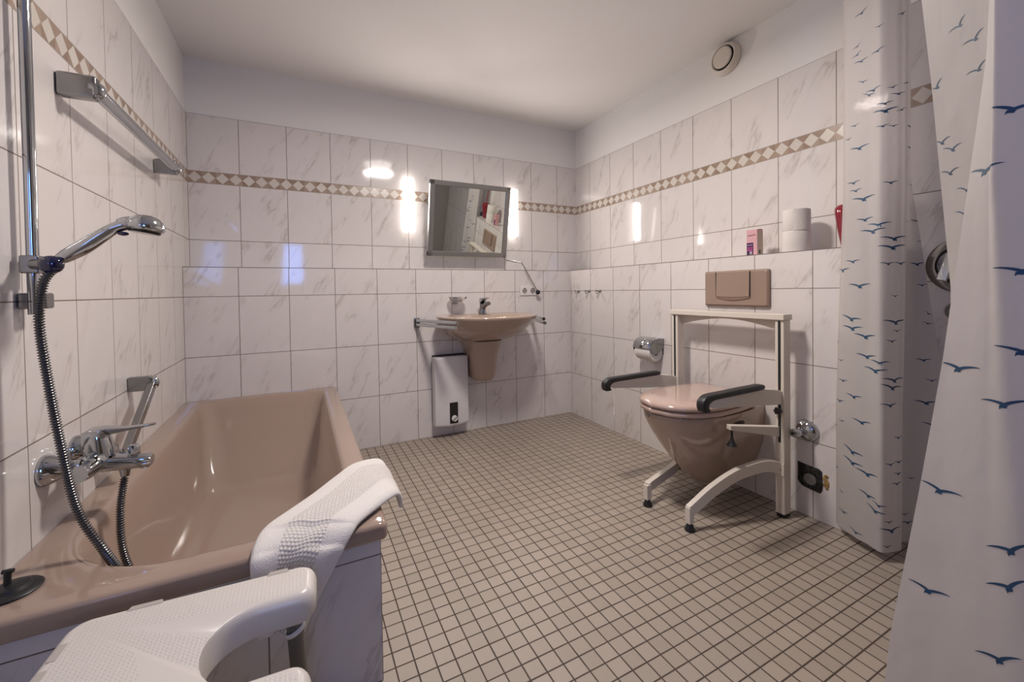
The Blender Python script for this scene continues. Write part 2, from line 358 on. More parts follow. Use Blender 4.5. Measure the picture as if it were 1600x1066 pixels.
def skin(bm, rings, closed=True, cap0=False, cap1=False, mi=0):
    for r0, r1 in zip(rings, rings[1:]):
        n = len(r0)
        for i in range(n if closed else n - 1):
            j = (i + 1) % n; f = bm.faces.new((r0[i], r0[j], r1[j], r1[i])); f.material_index = mi
    if cap0: bm.faces.new(rings[0][::-1]).material_index = mi
    if cap1: bm.faces.new(rings[-1]).material_index = mi
def loft(bm, rings, closed=True, cap0=True, cap1=True, mi=0):
    skin(bm, [[bm.verts.new(p) for p in r] for r in rings], closed, cap0, cap1, mi)
def frames(pts):
    T = [(pts[min(i + 1, len(pts) - 1)] - pts[max(i - 1, 0)]).normalized() for i in range(len(pts))]
    n = T[0].orthogonal().normalized(); out = []
    for i, t in enumerate(T):
        n = (n - t * n.dot(t)).normalized(); out.append((t, n, t.cross(n)))
    return out
def tube(bm, pts, r, seg=14, caps=True, smooth=0, ratio=1.0, mi=0):
    if smooth: pts = catmull([tuple(p) for p in pts], smooth)
    pts = [Vector(p) for p in pts]; F = frames(pts); n = len(pts)
    rad = r if callable(r) else (lambda t: r)
    rings = [[p + (nn * math.cos(2 * math.pi * k / seg) + bb * ratio * math.sin(2 * math.pi * k / seg)) * rad(i / (n - 1)) for k in range(seg)]
             for i, (p, (t, nn, bb)) in enumerate(zip(pts, F))]
    loft(bm, rings, True, caps, caps, mi)
def lathe(bm, prof, org, axis=(0, 0, 1), seg=32, caps=True, mi=0):
    """prof = [(radius, distance along axis)]"""
    ax = Vector(axis).normalized(); n = ax.orthogonal().normalized(); b = ax.cross(n); o = Vector(org)
    rings = [[o + ax * h + (n * math.cos(2 * math.pi * k / seg) + b * math.sin(2 * math.pi * k / seg)) * max(r, 1e-5) for k in range(seg)] for r, h in prof]
    loft(bm, rings, True, caps, caps, mi)
def rrect(x0, x1, y0, y1, rad, seg=8):
    """rounded rectangle, counter-clockwise, rad = one radius or four (x1y0, x1y1, x0y1, x0y0)"""
    rad = rad if isinstance(rad, (tuple, list)) else [rad] * 4; out = []
    for (cx, cy, a0), r in zip(((x1, y0, -90), (x1, y1, 0), (x0, y1, 90), (x0, y0, 180)), rad):
        ox = cx + (-r if cx == x1 else r); oy = cy + (-r if cy == y1 else r)
        for k in range(seg + 1):
            a = R(a0 + 90 * k / seg); out.append((ox + r * math.cos(a), oy + r * math.sin(a)))
    return out
def ball(bm, c, r, sc=(1, 1, 1), seg=24, rot=None):
    m = Matrix.Translation(c) @ (rot or Matrix()) @ Matrix.Diagonal((r * sc[0], r * sc[1], r * sc[2], 1))
    bmesh.ops.create_uvsphere(bm, u_segments=seg, v_segments=seg // 2, radius=1.0, matrix=m)
def prism(bm, pts, d):
    """extrude polygon (3-D points) by vector d"""
    d = Vector(d); loft(bm, [[Vector(p) for p in pts], [Vector(p) + d for p in pts]])
def quad(bm, p, mi=0):
    f = bm.faces.new([bm.verts.new(q) for q in p]); f.material_index = mi; return f

# ------------------------------------------------------------------ the room
def room():
    bm = BM(); box(bm, (-0.10, YF - 0.1, -0.10), (W2 + 0.10, 0.30, 0.0))
    tag(obj('floor', bm, M['floor'], smooth=False), kind='structure')
    bm = BM(); box(bm, (-0.10, YF - 0.1, CEIL), (W2 + 0.10, 0.30, CEIL + 0.1))
    tag(obj('ceiling', bm, M['plaster'], smooth=False), kind='structure')
    P_ = 0.008   # plaster lies behind the tile faces
    # profile (outward offset, z) swept along each wall
    bm = BM()
    def strip(x0, x1, prof):
        for (o0, z0, o1, z1, mi) in prof: quad(bm, [(x0, o0, z0), (x1, o0, z0), (x1, o1, z1), (x0, o1, z1)], mi)
    strip(-0.012, W2 + 0.012, [(0, 0, 0, ZL - .004, 0), (0, ZL - .004, 0, ZL, 3), (0, ZL, D, ZL, 0), (D, ZL, D, Z5, 0), (D, Z5, D, ZB, 1), (D, ZB, D, ZT, 0),
                     (D, ZT, D + P_, ZT, 2), (D + P_, ZT, D + P_, CEIL, 2), (D + P_, CEIL, 0.29, CEIL, 2), (0.29, CEIL, 0.29, 0, 2), (0.29, 0, 0, 0, 2)])
    bm.faces.layers.int.new('keep')
    for x in (-0.001, W2 + .001): pass
    o = obj('wall_back', bm, [M['t_back'], M['b_back'], M['plaster'], M['grey_trim']], smooth=False, origin=(0, 0, 0)); tag(o, kind='structure')
    bm = BM(); bm.faces.layers.int.new('keep')
    y0, y1 = 0.29, YF
    for (o0, z0, o1, z1, mi) in [(0, 0, 0, Z5, 0), (0, Z5, 0, ZB, 1), (0, ZB, 0, ZT, 0), (0, ZT, -P_, ZT, 2), (-P_, ZT, -P_, CEIL, 2),
                                 (-P_, CEIL, -0.1, CEIL, 2), (-0.1, CEIL, -0.1, 0, 2), (-0.1, 0, 0, 0, 2)]:
        quad(bm, [(o0, y0, z0), (o0, y1, z0), (o1, y1, z1), (o1, y0, z1)], mi)
    tag(obj('wall_left', bm, [M['t_left'], M['b_left'], M['plaster']], smooth=False, origin=(0, 0, 0)), kind='structure')
    # right wall: low boxed wall with a ledge, then full height in the shower
    bm = BM(); bm.faces.layers.int.new('keep')
    for (o0, z0, o1, z1, mi) in [(W, 0, W, ZL - .004, 0), (W, ZL - .004, W, ZL, 4), (W, ZL, W2, ZL, 0), (W2, ZL, W2, Z5, 1), (W2, Z5, W2, ZB, 2), (W2, ZB, W2, ZT, 1),
                                 (W2, ZT, W2 + P_, ZT, 3), (W2 + P_, ZT, W2 + P_, CEIL, 3)]:
        quad(bm, [(o0, 0.29 if o0 >= W2 else 0.0, z0), (o0, YP, z0), (o1, YP, z1), (o1, 0.29 if o1 >= W2 else 0.0, z1)], mi)
    quad(bm, [(W, YP, 0), (W2, YP, 0), (W2, YP, ZL), (W, YP, ZL)], 0)
    S = 0.3345 / TH; xs = W2 - 0.03
    for (z0, z1, mi) in [(0, Z5 * S, 5), (Z5 * S, ZB * S, 6), (ZB * S, ZB * S + TT, 5), (ZB * S + TT, CEIL, 3)]:
        quad(bm, [(xs, YP, z0), (xs, YF, z0), (xs, YF, z1), (xs, YP, z1)], mi)
    quad(bm, [(xs, YP, ZL), (W2 + P_, YP, ZL), (W2 + P_, YP, CEIL), (xs, YP, CEIL)], 3)
    quad(bm, [(W2 + .1, 0.29, 0), (W2 + .1, YF, 0), (W2 + .1, YF, CEIL), (W2 + .1, 0.29, CEIL)], 3)
    tag(obj('wall_right', bm, [M['t_right'], M['t_rightup'], M['b_right'], M['plaster'], M['grey_trim'], M['t_shower'], M['b_shower']], smooth=False, origin=(0, 0, 0)), kind='structure')
    # wall behind the photographer, with a narrow window and an added dark doorway
    bm = BM(); wx0, wx1, wz0, wz1 = 0.33, 0.63, 1.10, 1.72
    for a in ((0, 0, wx0, CEIL), (wx1, 0, W2, CEIL), (wx0, 0, wx1, wz0), (wx0, wz1, wx1, CEIL)):
        box(bm, (a[0], YF - 0.1, a[1]), (a[2], YF, a[3]))
    tag(obj('wall_front', bm, plain('wall_front_paint', (0.30, 0.28, 0.27), 0.8), smooth=False, origin=(0, YF, 0)), kind='structure')
    dr = bpy.data.objects.new('added_door_1', None); COL.objects.link(dr); dr.location = (1.25, YF, 0); tag(dr, kind='structure')  # unseen dark doorway, added to cut light bounced off this wall
    bm = BM(); box(bm, (.86, YF + .002, .004), (1.70, YF + .030, 2.00)); obj('added_door_leaf', bm, plain('added_door_dark', (.09, .06, .045), .4), dr, bevel=.003)
    bm = BM()
    for a in ((.80, 0, .86, 2.06), (1.70, 0, 1.76, 2.06), (.86, 2.00, 1.70, 2.06)): box(bm, (a[0], YF + .002, a[1] + .002), (a[2], YF + .045, a[3]))
    obj('added_door_frame', bm, plain('added_door_frame_paint', (.35, .33, .31), .5), dr, bevel=.003)
    wn = bpy.data.objects.new('window_1', None); COL.objects.link(wn); wn.location = ((wx0 + wx1) / 2, YF, wz0); tag(wn, kind='structure')
    bm = BM()
    for a in ((wx0, wz0, wx0 + .03, wz1), (wx1 - .03, wz0, wx1, wz1), (wx0, wz0, wx1, wz0 + .03), (wx0, wz1 - .03, wx1, wz1)):
        box(bm, (a[0], YF - .06, a[1]), (a[2], YF - .01, a[3]))
    obj('window_frame', bm, M['white_plastic'], wn, bevel=.003)
    bm = BM(); box(bm, (wx0 + .03, YF - .045, wz0 + .03), (wx1 - .03, YF - .035, wz1 - .03)); obj('pane', bm, M['sky_pane'], wn, smooth=False)
room()

# ------------------------------------------------------------------ bathtub and its tiled panel
def bathtub():
    z = 0.42; X1, Y1 = 0.742, -1.705
    t = thing('bathtub', (0.37, -0.85, 0.0), 'beige enamelled bathtub set along the left wall', 'bathtub')
    bm = BM()
    def ring(x0, x1, y0, y1, rad, zz): return [(x, y, zz) for x, y in rrect(x0, x1, y0, y1, rad, 10)]
    rings = [ring(.002, X1 - .004, Y1 + .004, -.002, .012, z - .042), ring(.002, X1, Y1, -.002, .016, z - .036), ring(.002, X1, Y1, -.002, .016, z - .010),
             ring(.002, X1 - .003, Y1 + .003, -.002, .016, z - .003), ring(.002, X1 - .011, Y1 + .011, -.002, .016, z),
             ring(.058, .684, -1.640, -.052, (.12, .07, .07, .26), z), ring(.068, .674, -1.630, -.062, (.12, .07, .07, .255), z - .003),
             ring(.076, .666, -1.620, -.072, (.12, .075, .075, .25), z - .012), ring(.090, .652, -1.603, -.105, (.12, .08, .08, .24), z - .06),
             ring(.112, .630, -1.580, -.20, (.12, .09, .09, .22), z - .18), ring(.135, .607, -1.555, -.31, (.12, .10, .10, .20), z - .28),
             ring(.160, .582, -1.525, -.385, (.12, .10, .10, .18), z - .335), ring(.20, .542, -1.48, -.44, (.10, .10, .10, .12), z - .355)]
    loft(bm, rings, True, False, True)
    # raised hose bay moulded into the near left corner
    obj('tub_shell', bm, M['tub'], t, angle=60)
    bm = BM(); box(bm, (0.002, -1.675, 0.0), (0.728, -1.655, 0.380)); 
    p = obj('end_panel', bm, M['t_tubend'], t, smooth=False, bevel=.002); p['label'] = 'marbled tile end panel of the bathtub'
    bm = BM(); box(bm, (0.708, -1.655, 0.0), (0.728, -.002, 0.380))
    p = obj('side_panel', bm, M['t_tubside'], t, smooth=False, bevel=.002); p['label'] = 'marbled tile side panel of the bathtub'
    # waste at the bottom
    bm = BM(); lathe(bm, [(.0, .004), (.026, .004), (.030, .0)], (0.37, -1.32, z - .3545)); obj('drain', bm, M['chrome'], t)
    o = BM(); lathe(o, [(.041, 0), (.043, .003), (.040, .006), (.028, .008), (.024, .014), (.012, .017), (0, .017)], (0.046, -1.606, z + .0005), seg=40)
    tube(o, [(0.040, -1.606, z + .015), (0.041, -1.606, z + .045)], .0055); tube(o, [(0.034, -1.606, z + .043), (0.050, -1.608, z + .043)], .004)
    p = obj('bath_plug', o, M['black'])
    tag(p, 'black rubber bath plug lying on the near left corner of the tub rim', 'plug')
bathtub()

def towel():
    """strip laid diagonally over the near right corner of the tub, its end hanging over the front"""
    inner = [(.800, -1.318, .395), (.778, -1.315, .432), (.700, -1.338, .440), (.640, -1.405, .438), (.575, -1.490, .436), (.520, -1.560, .438), (.470, -1.630, .442),
             (.455, -1.690, .440), (.452, -1.722, .425), (.455, -1.732, .38), (.462, -1.738, .32), (.468, -1.742, .27)]
    outer = [(.812, -1.520, .360), (.806, -1.545, .395), (.790, -1.585, .432), (.760, -1.615, .440), (.730, -1.642, .440), (.700, -1.670, .440), (.672, -1.698, .438),
             (.655, -1.718, .428), (.632, -1.730, .400), (.600, -1.737, .35), (.570, -1.741, .30), (.548, -1.745, .25)]
    A = catmull(inner, 8); B = catmull(outer, 8); n = 24; bm = BM(); uvl = bm.loops.layers.uv.new('UVMap')
    grid = []
    for i, (a, b) in enumerate(zip(A, B)):
        a, b = Vector(a), Vector(b); row = []
        for k in range(n + 1):
            s = k / n; p = a.lerp(b, s)
            p.z += 0.010 * math.sin(math.pi * s) * (1 if i < 50 else .2) + 0.0035 * math.sin(s * 17 + i * .16) * (1 - abs(2 * s - 1))
            if i > 62: p.y -= 0.006 * math.sin(s * 9 + 1) + .004
            # rounded hem
            if s < .06 or s > .94:
                e = (0.06 - s) / .06 if s < .5 else (s - .94) / .06; p.z -= .010 * e * e
            row.append(bm.verts.new(p))
        grid.append(row)
    L = 0.0
    for i in range(len(A) - 1):
        dl = (Vector(A[i + 1]) - Vector(A[i])).length * .5 + (Vector(B[i + 1]) - Vector(B[i])).length * .5
        for k in range(n):
            f = bm.faces.new((grid[i][k], grid[i][k + 1], grid[i + 1][k + 1], grid[i + 1][k]))
            for lp, (uu, vv) in zip(f.loops, ((L, k), (L, k + 1), (L + dl, k + 1), (L + dl, k))): lp[uvl].uv = (uu, vv / n * 0.20)
        L += dl
    o = obj('bath_towel', bm, M['towel'], solid=.012, sub=1)
    tag(o, 'white terry towel with a waffle band draped over the tub corner', 'towel')
towel()
# ------------------------------------------------------------------ fittings over the tub (left wall)
def resample(pts, step):
    P = [Vector(p) for p in catmull([tuple(p) for p in pts], 24)]; out = [P[0]]; acc = 0.0
    for a, b in zip(P, P[1:]):
        d = (b - a).length
        while acc + d >= step:
            a = a.lerp(b, (step - acc) / d); out.append(a.copy()); d = (b - a).length; acc = 0.0
        acc += d
    return out
def block_bar(bm, wall, end, w, h):
    beam(bm, wall, end, w, h)
def tub_fittings():
    # shower riser rail
    t = thing('shower_rail', (0.0, -1.49, 0.965), 'chrome vertical shower rail with a slider on the left wall', 'shower rail')
    px_, py_ = 0.028, -1.452
    bm = BM(); tube(bm, [(px_, py_, .955), (px_, py_, 1.93)], .0105, 20); obj('pole', bm, M['chrome'], t)
    for z in (.985, 1.905):
        bm = BM(); box(bm, (0.001, py_ - .004, z - .018), (0.050, py_ + .030, z + .018)); obj('wall_bracket', bm, M['chrome_dull'], t, bevel=.005)
    bm = BM(); box(bm, (px_ - .016, py_ - .018, 1.046), (px_ + .016, py_ + .018, 1.086))
    tube(bm, [(px_ + .005, py_ - .012, 1.066), (px_ + .044, py_ - .040, 1.066)], .012, 16); s = obj('slider', bm, M['chrome_dull'], t, bevel=.004)
    bm = BM(); ball(bm, (px_ + .047, py_ - .046, 1.064), .021, (1, .8, .95), 28); k = obj('knob', bm, M['navy'], s); k['label'] = 'dark blue rounded knob'
    # hand shower
    t = thing('hand_shower', (0.09, -1.49, 1.07), 'chrome hand shower held out over the tub', 'shower head')
    bm = BM(); a = Vector((.084, -1.484, 1.077)); b = Vector((.196, -1.486, 1.158))
    tube(bm, [a, a.lerp(b, .12), a.lerp(b, .35), a.lerp(b, .6) + Vector((0, 0, .004)), a.lerp(b, .85) + Vector((0, 0, .006)), b + Vector((.008, 0, .004))],
         lambda u: .0115 + .0040 * math.sin(math.pi * min(u * 1.3, 1)) + .0015 * u, 20, smooth=6); obj('handle', bm, M['chrome'], t)
    bm = BM(); ax = Vector((.16, 0, 1)).normalized(); c = Vector((.232, -1.486, 1.147))
    lathe(bm, [(.0, -.001), (.030, -.001), (.036, .003), (.0375, .008), (.036, .015), (.031, .025), (.022, .033), (.010, .037), (0, .038)], c, ax, 36)
    ball(bm, c + Vector((-.026, 0, .018)), .018, (1.5, 1, .8), 20); obj('spray_head', bm, M['chrome'], t)
    bm = BM(); lathe(bm, [(0, -.006), (.029, -.006), (.031, -.001), (0, -.001)], c, ax, 36); obj('spray_face', bm, M['dark_glass'], t)
    bm = BM(); ball(bm, (.194, -1.490, 1.138), .008, (1.3, .9, .6)); p = obj('spray_switch', bm, M['navy'], t); p['label'] = 'dark blue spray switch'
    # hose
    pts = [(.080, -1.488, 1.060), (.066, -1.508, 1.025), (.060, -1.515, .94), (.070, -1.514, .81), (.086, -1.515, .675), (.112, -1.522, .525), (.156, -1.535, .432), (.190, -1.50, .32),
           (.225, -1.44, .19), (.27, -1.37, .095), (.33, -1.27, .078), (.36, -1.18, .078), (.31, -1.13, .08), (.25, -1.18, .095), (.205, -1.28, .15), (.165, -1.36, .25), (.140, -1.37, .34), (.126, -1.335, .43), (.126, -1.300, .505)]
    P = resample(pts, .0015); bm = BM(); F = frames(P); rings = []
    for i, (p, (tt, nn, bb)) in enumerate(zip(P, F)):
        r = .0078 + (.0014 if i % 4 in (1, 2) else -.0016); rings.append([p + (nn * math.cos(2 * math.pi * k / 10) + bb * math.sin(2 * math.pi * k / 10)) * r for k in range(10)])
    loft(bm, rings); o = obj('shower_hose', bm, M['hose_metal'], angle=180)
    tag(o, 'ribbed metal shower hose hanging from the hand shower into the tub', 'hose')
    # mixer
    t = thing('bath_mixer', (0, -1.295, .575), 'chrome lever mixer tap on the wall over the tub', 'tap')
    for y in (-1.372, -1.218):
        bm = BM(); lathe(bm, [(0, .001), (.037, .001), (.0375, .006), (.034, .014), (.026, .030), (.019, .042), (.015, .048), (.0145, .068), (0, .068)], (0, y, .577), (1, 0, 0), 36); obj('rosette', bm, M['chrome'], t)
    bm = BM()
    tube(bm, [(.066, -1.388, .560), (.070, -1.36, .560), (.072, -1.33, .563), (.073, -1.26, .563), (.070, -1.23, .560), (.066, -1.202, .560)], lambda u: .020 + .008 * math.sin(math.pi * u), 22, smooth=5)
    obj('mixer_body', bm, M['chrome'], t)
    bm = BM(); rings = []
    for x, z, w, h in ((.058, .558, .034, .024), (.085, .554, .030, .021), (.115, .548, .025, .018), (.150, .544, .023, .016), (.176, .542, .022, .015), (.184, .541, .019, .012)):
        rings.append([(x, -1.295 + a * w, z + b * h) for a, b in rrect(-1, 1, -1, 1, .5, 5)])
    loft(bm, rings); lathe(bm, [(.0, 0), (.011, 0), (.011, .010), (0, .010)], (.168, -1.295, .5235)); obj('spout', bm, M['chrome'], t)
    bm = BM(); lathe(bm, [(.031, .0), (.030, .02), (.027, .045), (.024, .058), (.0, .060)], (.078, -1.295, .570), (-.10, 0, 1), 30); obj('cartridge', bm, M['chrome'], t)
    bm = BM(); rings = []
    for x, z, w, h in ((.046, .617, .015, .022), (.060, .628, .023, .020), (.085, .633, .023, .015), (.105, .636, .019, .008), (.135, .636, .014, .0045), (.165, .637, .011, .0035), (.188, .639, .009, .003), (.193, .639, .006, .002)):
        rings.append([(x, -1.295 + a * w, z + b * h) for a, b in rrect(-1, 1, -1, 1, .5, 5)])
    loft(bm, rings); obj('lever', bm, M['chrome'], t)
    bm = BM(); lathe(bm, [(.008, 0), (.008, .008), (.0125, .010), (.0135, .014), (.0125, .034), (.010, .039), (0, .040)], (.146, -1.295, .550), (0, 0, 1), 12); obj('diverter', bm, M['chrome'], t, angle=25)
    bm = BM(); lathe(bm, [(.012, 0), (.0125, .016), (.009, .034), (0, .034)], (.126, -1.295, .541), (0, 0, -1), 20); obj('hose_nut', bm, M['chrome'], t)
    # towel rail high on the wall
    t = thing('towel_rail', (0, -.84, 1.53), 'long chrome towel rail high on the left wall under the border', 'towel rail')
    bm = BM(); tube(bm, [(.076, -1.262, 1.548), (.076, -.420, 1.556)], .0175, 20, ratio=.85); obj('rail', bm, M['chrome'], t)
    for y, z in ((-1.245, 1.555), (-.437, 1.562)):
        bm = BM(); box(bm, (.001, y - .017, z - .032), (.082, y + .017, z + .030)); obj('wall_bracket', bm, M['chrome_dull'], t, bevel=.008)
        bm = BM(); ball(bm, (.083, y, z - .006), .017, (.9, 1, 1.3)); obj('end_cap', bm, M['chrome'], t)
    # slanted grab bar by the tap
    t = thing('grab_bar', (0, -.95, .50), 'short slanted chrome grab bar beside the bath mixer', 'grab bar')
    bm = BM(); beam(bm, (.067, -.806, .676), (.067, -1.10, .496), .022, .032); obj('bar', bm, M['chrome_dull'], t, bevel=.004)
    for y, z in ((-.815, .675), (-1.095, .497)):
        bm = BM(); box(bm, (.001, y - .014, z - .026), (.066, y + .014, z + .026)); obj('wall_bracket', bm, M['chrome_dull'], t, bevel=.004)
        bm = BM(); ball(bm, (.076, y, z), .0145, (.9, 1, 1.5)); obj('end_cap', bm, M['chrome'], t)
tub_fittings()

# ------------------------------------------------------------------ shower stool in front of the tub
def stool():
    t = thing('shower_stool', (.40, -2.06, 0), 'white plastic shower stool with a cut-out seat in front of the tub', 'stool')
    zt, th = .46, .052
    a0 = R(-3.4); org = Vector((.577, -1.846))
    def P(u, v):   # u to the left from the right edge, v toward the camera from the back edge
        q = Vector((-u, -v)); return (org.x + q.x * math.cos(a0) - q.y * math.sin(a0), org.y + q.x * math.sin(a0) + q.y * math.cos(a0))
    Wd, Dp, na, nb, nd = .368, .340, .102, .238, .152   # width, depth, notch from/to, notch depth
    def arc(cx, cy, r, a, b, n): return [(cx + r * math.cos(R(a + (b - a) * k / n)), cy + r * math.sin(R(a + (b - a) * k / n))) for k in range(n + 1)]
    def outline(i):
        r = .035; o = []
        o += [(i + (r - i) * (1 - math.sin(R(90 * k / 6))) , i + (r - i) * (1 - math.cos(R(90 * k / 6)))) for k in range(7)][::-1]
        o = arc(r, r, r - i, 180, 270, 8)                       # back right corner
        o += arc(Wd - .035, .035, .035 - i, 270, 360, 8)           # back left
        o += arc(Wd - .06, Dp - .06, .06 - i, 0, 90, 8)         # front left
        o += arc(r, Dp - r, r - i, 90, 180, 8)                  # front right
        q = .030
        o += arc(q, nb + q, q - i, 180, 270, 6)                 # arm tip, front arm
        mid = (na + nb) / 2; hr = (nb - na) / 2 + i
        cx = nd - hr * .95
        o += [(cx + hr * math.sin(R(a)) * .95, mid + hr * math.cos(R(a))) for a in range(0, 181, 12)]
        o += arc(q, na - q, q - i, 90, 180, 6)
        return o
    bm = BM(); rings = []
    for i, z in ((.006, zt - th), (.0, zt - th + .008), (.0, zt - .020), (.002, zt - .012), (.006, zt - .005), (.012, zt - .001), (.017, zt)):
        rings.append([(*P(u, v), z) for u, v in outline(i)])
    loft(bm, rings); o = obj('seat', bm, M['stool'], t, angle=50)
    rec = plain('stool_recess_shade', (.42, .38, .35), .4)               # grey slabs paint the shade of grip slots along the rim
    slots = [[P(u0, v - .006), P(u1, v - .006), P(u1 + .004, v + .006), P(u0 - .004, v + .006)] for u0, u1, v in ((.052, .082, .012), (.245, .288, .012))]
    slots += [[P(Wd - .012, v0), P(Wd - .024, v0), P(Wd - .024, v1), P(Wd - .012, v1)] for v0, v1 in ((.060, .095), (.110, .14))]
    for p in slots:
        bm = BM(); loft(bm, [[(x, y, zt - .0045) for x, y in p], [(x, y, zt + .0009) for x, y in p]])
        obj('grip_recess_shade', bm, rec, o, bevel=.0015)['label'] = 'grip recess in the seat rim, shade painted in grey'
    for u, v, sx, sy in ((.040, .048, 1, -1), (Wd - .05, .055, -1, -1), (.040, Dp - .048, 1, 1), (Wd - .05, Dp - .055, -1, 1)):
        x, y = P(u, v); bx, by = x + sx * .022, y - sy * .030 if sy > 0 else y + .030
        by = y - .030 if sy > 0 else y + .020
        bm = BM(); tube(bm, [(x, y, zt - th + .004), (bx, by, .028)], .0145, 20); l = obj('leg', bm, M['grey_tube'], t)
        bm = BM(); lathe(bm, [(.021, 0), (.022, .006), (.018, .034), (.0150, .040), (0, .040)], (bx, by, .001), (0, 0, 1), 24); obj('rubber_foot', bm, M['black'], l)
        f = Vector((x, y, zt - th)).lerp(Vector((bx, by, .02)), .11)
        bm = BM(); ax = Vector((x - bx, y - by, zt - th - .02)).normalized()
        lathe(bm, [(.0165, -.004), (.0175, 0), (.0165, .004)], f, (ax.x - .35, ax.y + .2, ax.z), 24, caps=False); obj('leg_clip', bm, M['white_plastic'], l, solid=.003)
stool()

# ------------------------------------------------------------------ washbasin group on the back wall
def basin():
    xc = 1.690
    t = thing('washbasin', (xc, 0, .37), 'wide beige oval washbasin on a half pedestal against the back wall', 'washbasin')
    def dring(a, d, z, yb=.13, back=.82, n=30):
        o = []
        for k in range(n + 1):
            u = math.pi * k / n; s = math.sin(u); c = math.cos(u)
            o.append((xc + a * math.copysign(abs(c) ** .86, c), -(yb + (d - yb) * s ** .92), z))
        o.append((xc - a * back - a * (1 - back) * .45, -yb * .45, z)); o.append((xc - a * back, -.0015, z)); o.append((xc + a * back, -.0015, z))
        o.append((xc + a * back + a * (1 - back) * .45, -yb * .45, z)); return o
    def ering(a, b, z, cy=-.295):
        n = 30; o = []
        for k in range(n + 1):
            u = math.pi * k / n; o.append((xc + a * math.cos(u), cy - b * math.sin(u), z))
        for k in (1, 2, 3, 4):
            u = math.pi + math.pi * k / 5; o.append((xc + a * math.cos(u), cy - b * math.sin(u), z))
        return o
    bm = BM(); z = .832
    rings = [dring(.13, .22, z - .178), dring(.20, .27, z - .160), dring(.245, .335, z - .135, back=.95), dring(.285, .41, z - .095), dring(.315, .46, z - .055), dring(.334, .492, z - .025),
             dring(.341, .502, z - .010), dring(.340, .501, z - .003), dring(.333, .495, z), dring(.318, .480, z + .001), ering(.262, .170, z - .004), ering(.250, .160, z - .014), ering(.225, .143, z - .05),
             ering(.18, .115, z - .09), ering(.11, .075, z - .115), ering(.03, .025, z - .12)]
    loft(bm, rings, True, True, True); obj('bowl', bm, M['ceramic'], t, angle=70)
    bm = BM(); rings = []
    for zz, a, d in ((.655, .132, .235), (.60, .114, .222), (.545, .100, .210), (.45, .092, .196), (.40, .083, .182), (.380, .070, .166), (.372, .050, .14)):
        rings.append([(xc - .004 + a * math.copysign(abs(math.cos(u)) ** .6, math.cos(u)), -.0015 - d * abs(math.sin(u)) ** .7 if 0 < u < math.pi else -.0015, zz)
                      for u in [math.pi * k / 24 for k in range(25)]])
    loft(bm, rings); obj('half_pedestal', bm, M['ceramic'], t, angle=60)
    bm = BM(); lathe(bm, [(0, 0), (.022, 0), (.024, .003), (0, .004)], (xc, -.295, z - .1185)); obj('drain', bm, M['chrome'], t)
    # tap
    t = thing('basin_tap', (xc + .005, -.085, z), 'small chrome lever tap at the back of the washbasin', 'tap')
    bx, by = xc + .005, -.085
    bm = BM(); lathe(bm, [(.027, .0005), (.027, .006), (.023, .012), (.021, .055), (.022, .075), (0, .077)], (bx, by, z + .001), (0, -.12, 1), 28)
    tube(bm, [(bx, by - .01, z + .045), (bx, by - .045, z + .062), (bx, by - .085, z + .074), (bx, by - .115, z + .076)], lambda u: .018 - .005 * u, 18, smooth=5); obj('tap_body', bm, M['chrome_dull'], t)
    bm = BM(); rings = []
    for y, zz, w, h in ((by + .022, z + .083, .012, .010), (by + .008, z + .094, .021, .018), (by - .020, z + .100, .022, .016), (by - .050, z + .108, .016, .006), (by - .095, z + .114, .012, .003)):
        rings.append([(bx + a * w, y, zz + b * h) for a, b in rrect(-1, 1, -1, 1, .5, 5)])
    loft(bm, rings); obj('lever', bm, M['chrome'], t)
    # double-arm towel holders left and right
    for sg, cx, lab in ((-1, 1.250, 'chrome double-arm towel holder on the wall left of the washbasin'), (1, 2.125, 'chrome double-arm towel holder on the wall right of the washbasin')):
        t = thing('towel_holder', (cx, 0, .775), lab, 'towel holder', 'towel holders beside the washbasin')
        bm = BM(); box(bm, (cx - .019, -.014, .755), (cx + .019, -.001, .820)); box(bm, (cx - .011, -.036, .762), (cx + .011, -.010, .814)); obj('wall_plate', bm, M['chrome_dull'], t, bevel=.004)
        for zz, dx in ((.803, .136), (.776, .128)):
            ex = cx + (dx if sg < 0 else -dx)
            bm = BM(); tube(bm, [(cx, -.030, zz), (ex, -.425, zz)], .011, 18); obj('arm', bm, M['chrome'], t)
    # glass dish
    t = thing('soap_dish', (1.520, 0, .905), 'clear glass soap dish in a chrome holder above the washbasin', 'soap dish')
    bm = BM(); box(bm, (1.500, -.010, .905), (1.540, -.001, .945)); tube(bm, [(1.520, -.008, .922), (1.520, -.05, .922)], .008); tube(bm, [(1.483, -.052, .926), (1.557, -.052, .926)], .007)
    obj('holder', bm, M['chrome'], t, bevel=.002)
    bm = BM(); lathe(bm, [(0, 0), (.040, 0), (.058, .014), (.064, .024), (.061, .024), (.054, .016), (.038, .004), (0, .004)], (1.520, -.072, .931), (0, 0, 1), 40); obj('dish', bm, M['clear'], t)
basin()

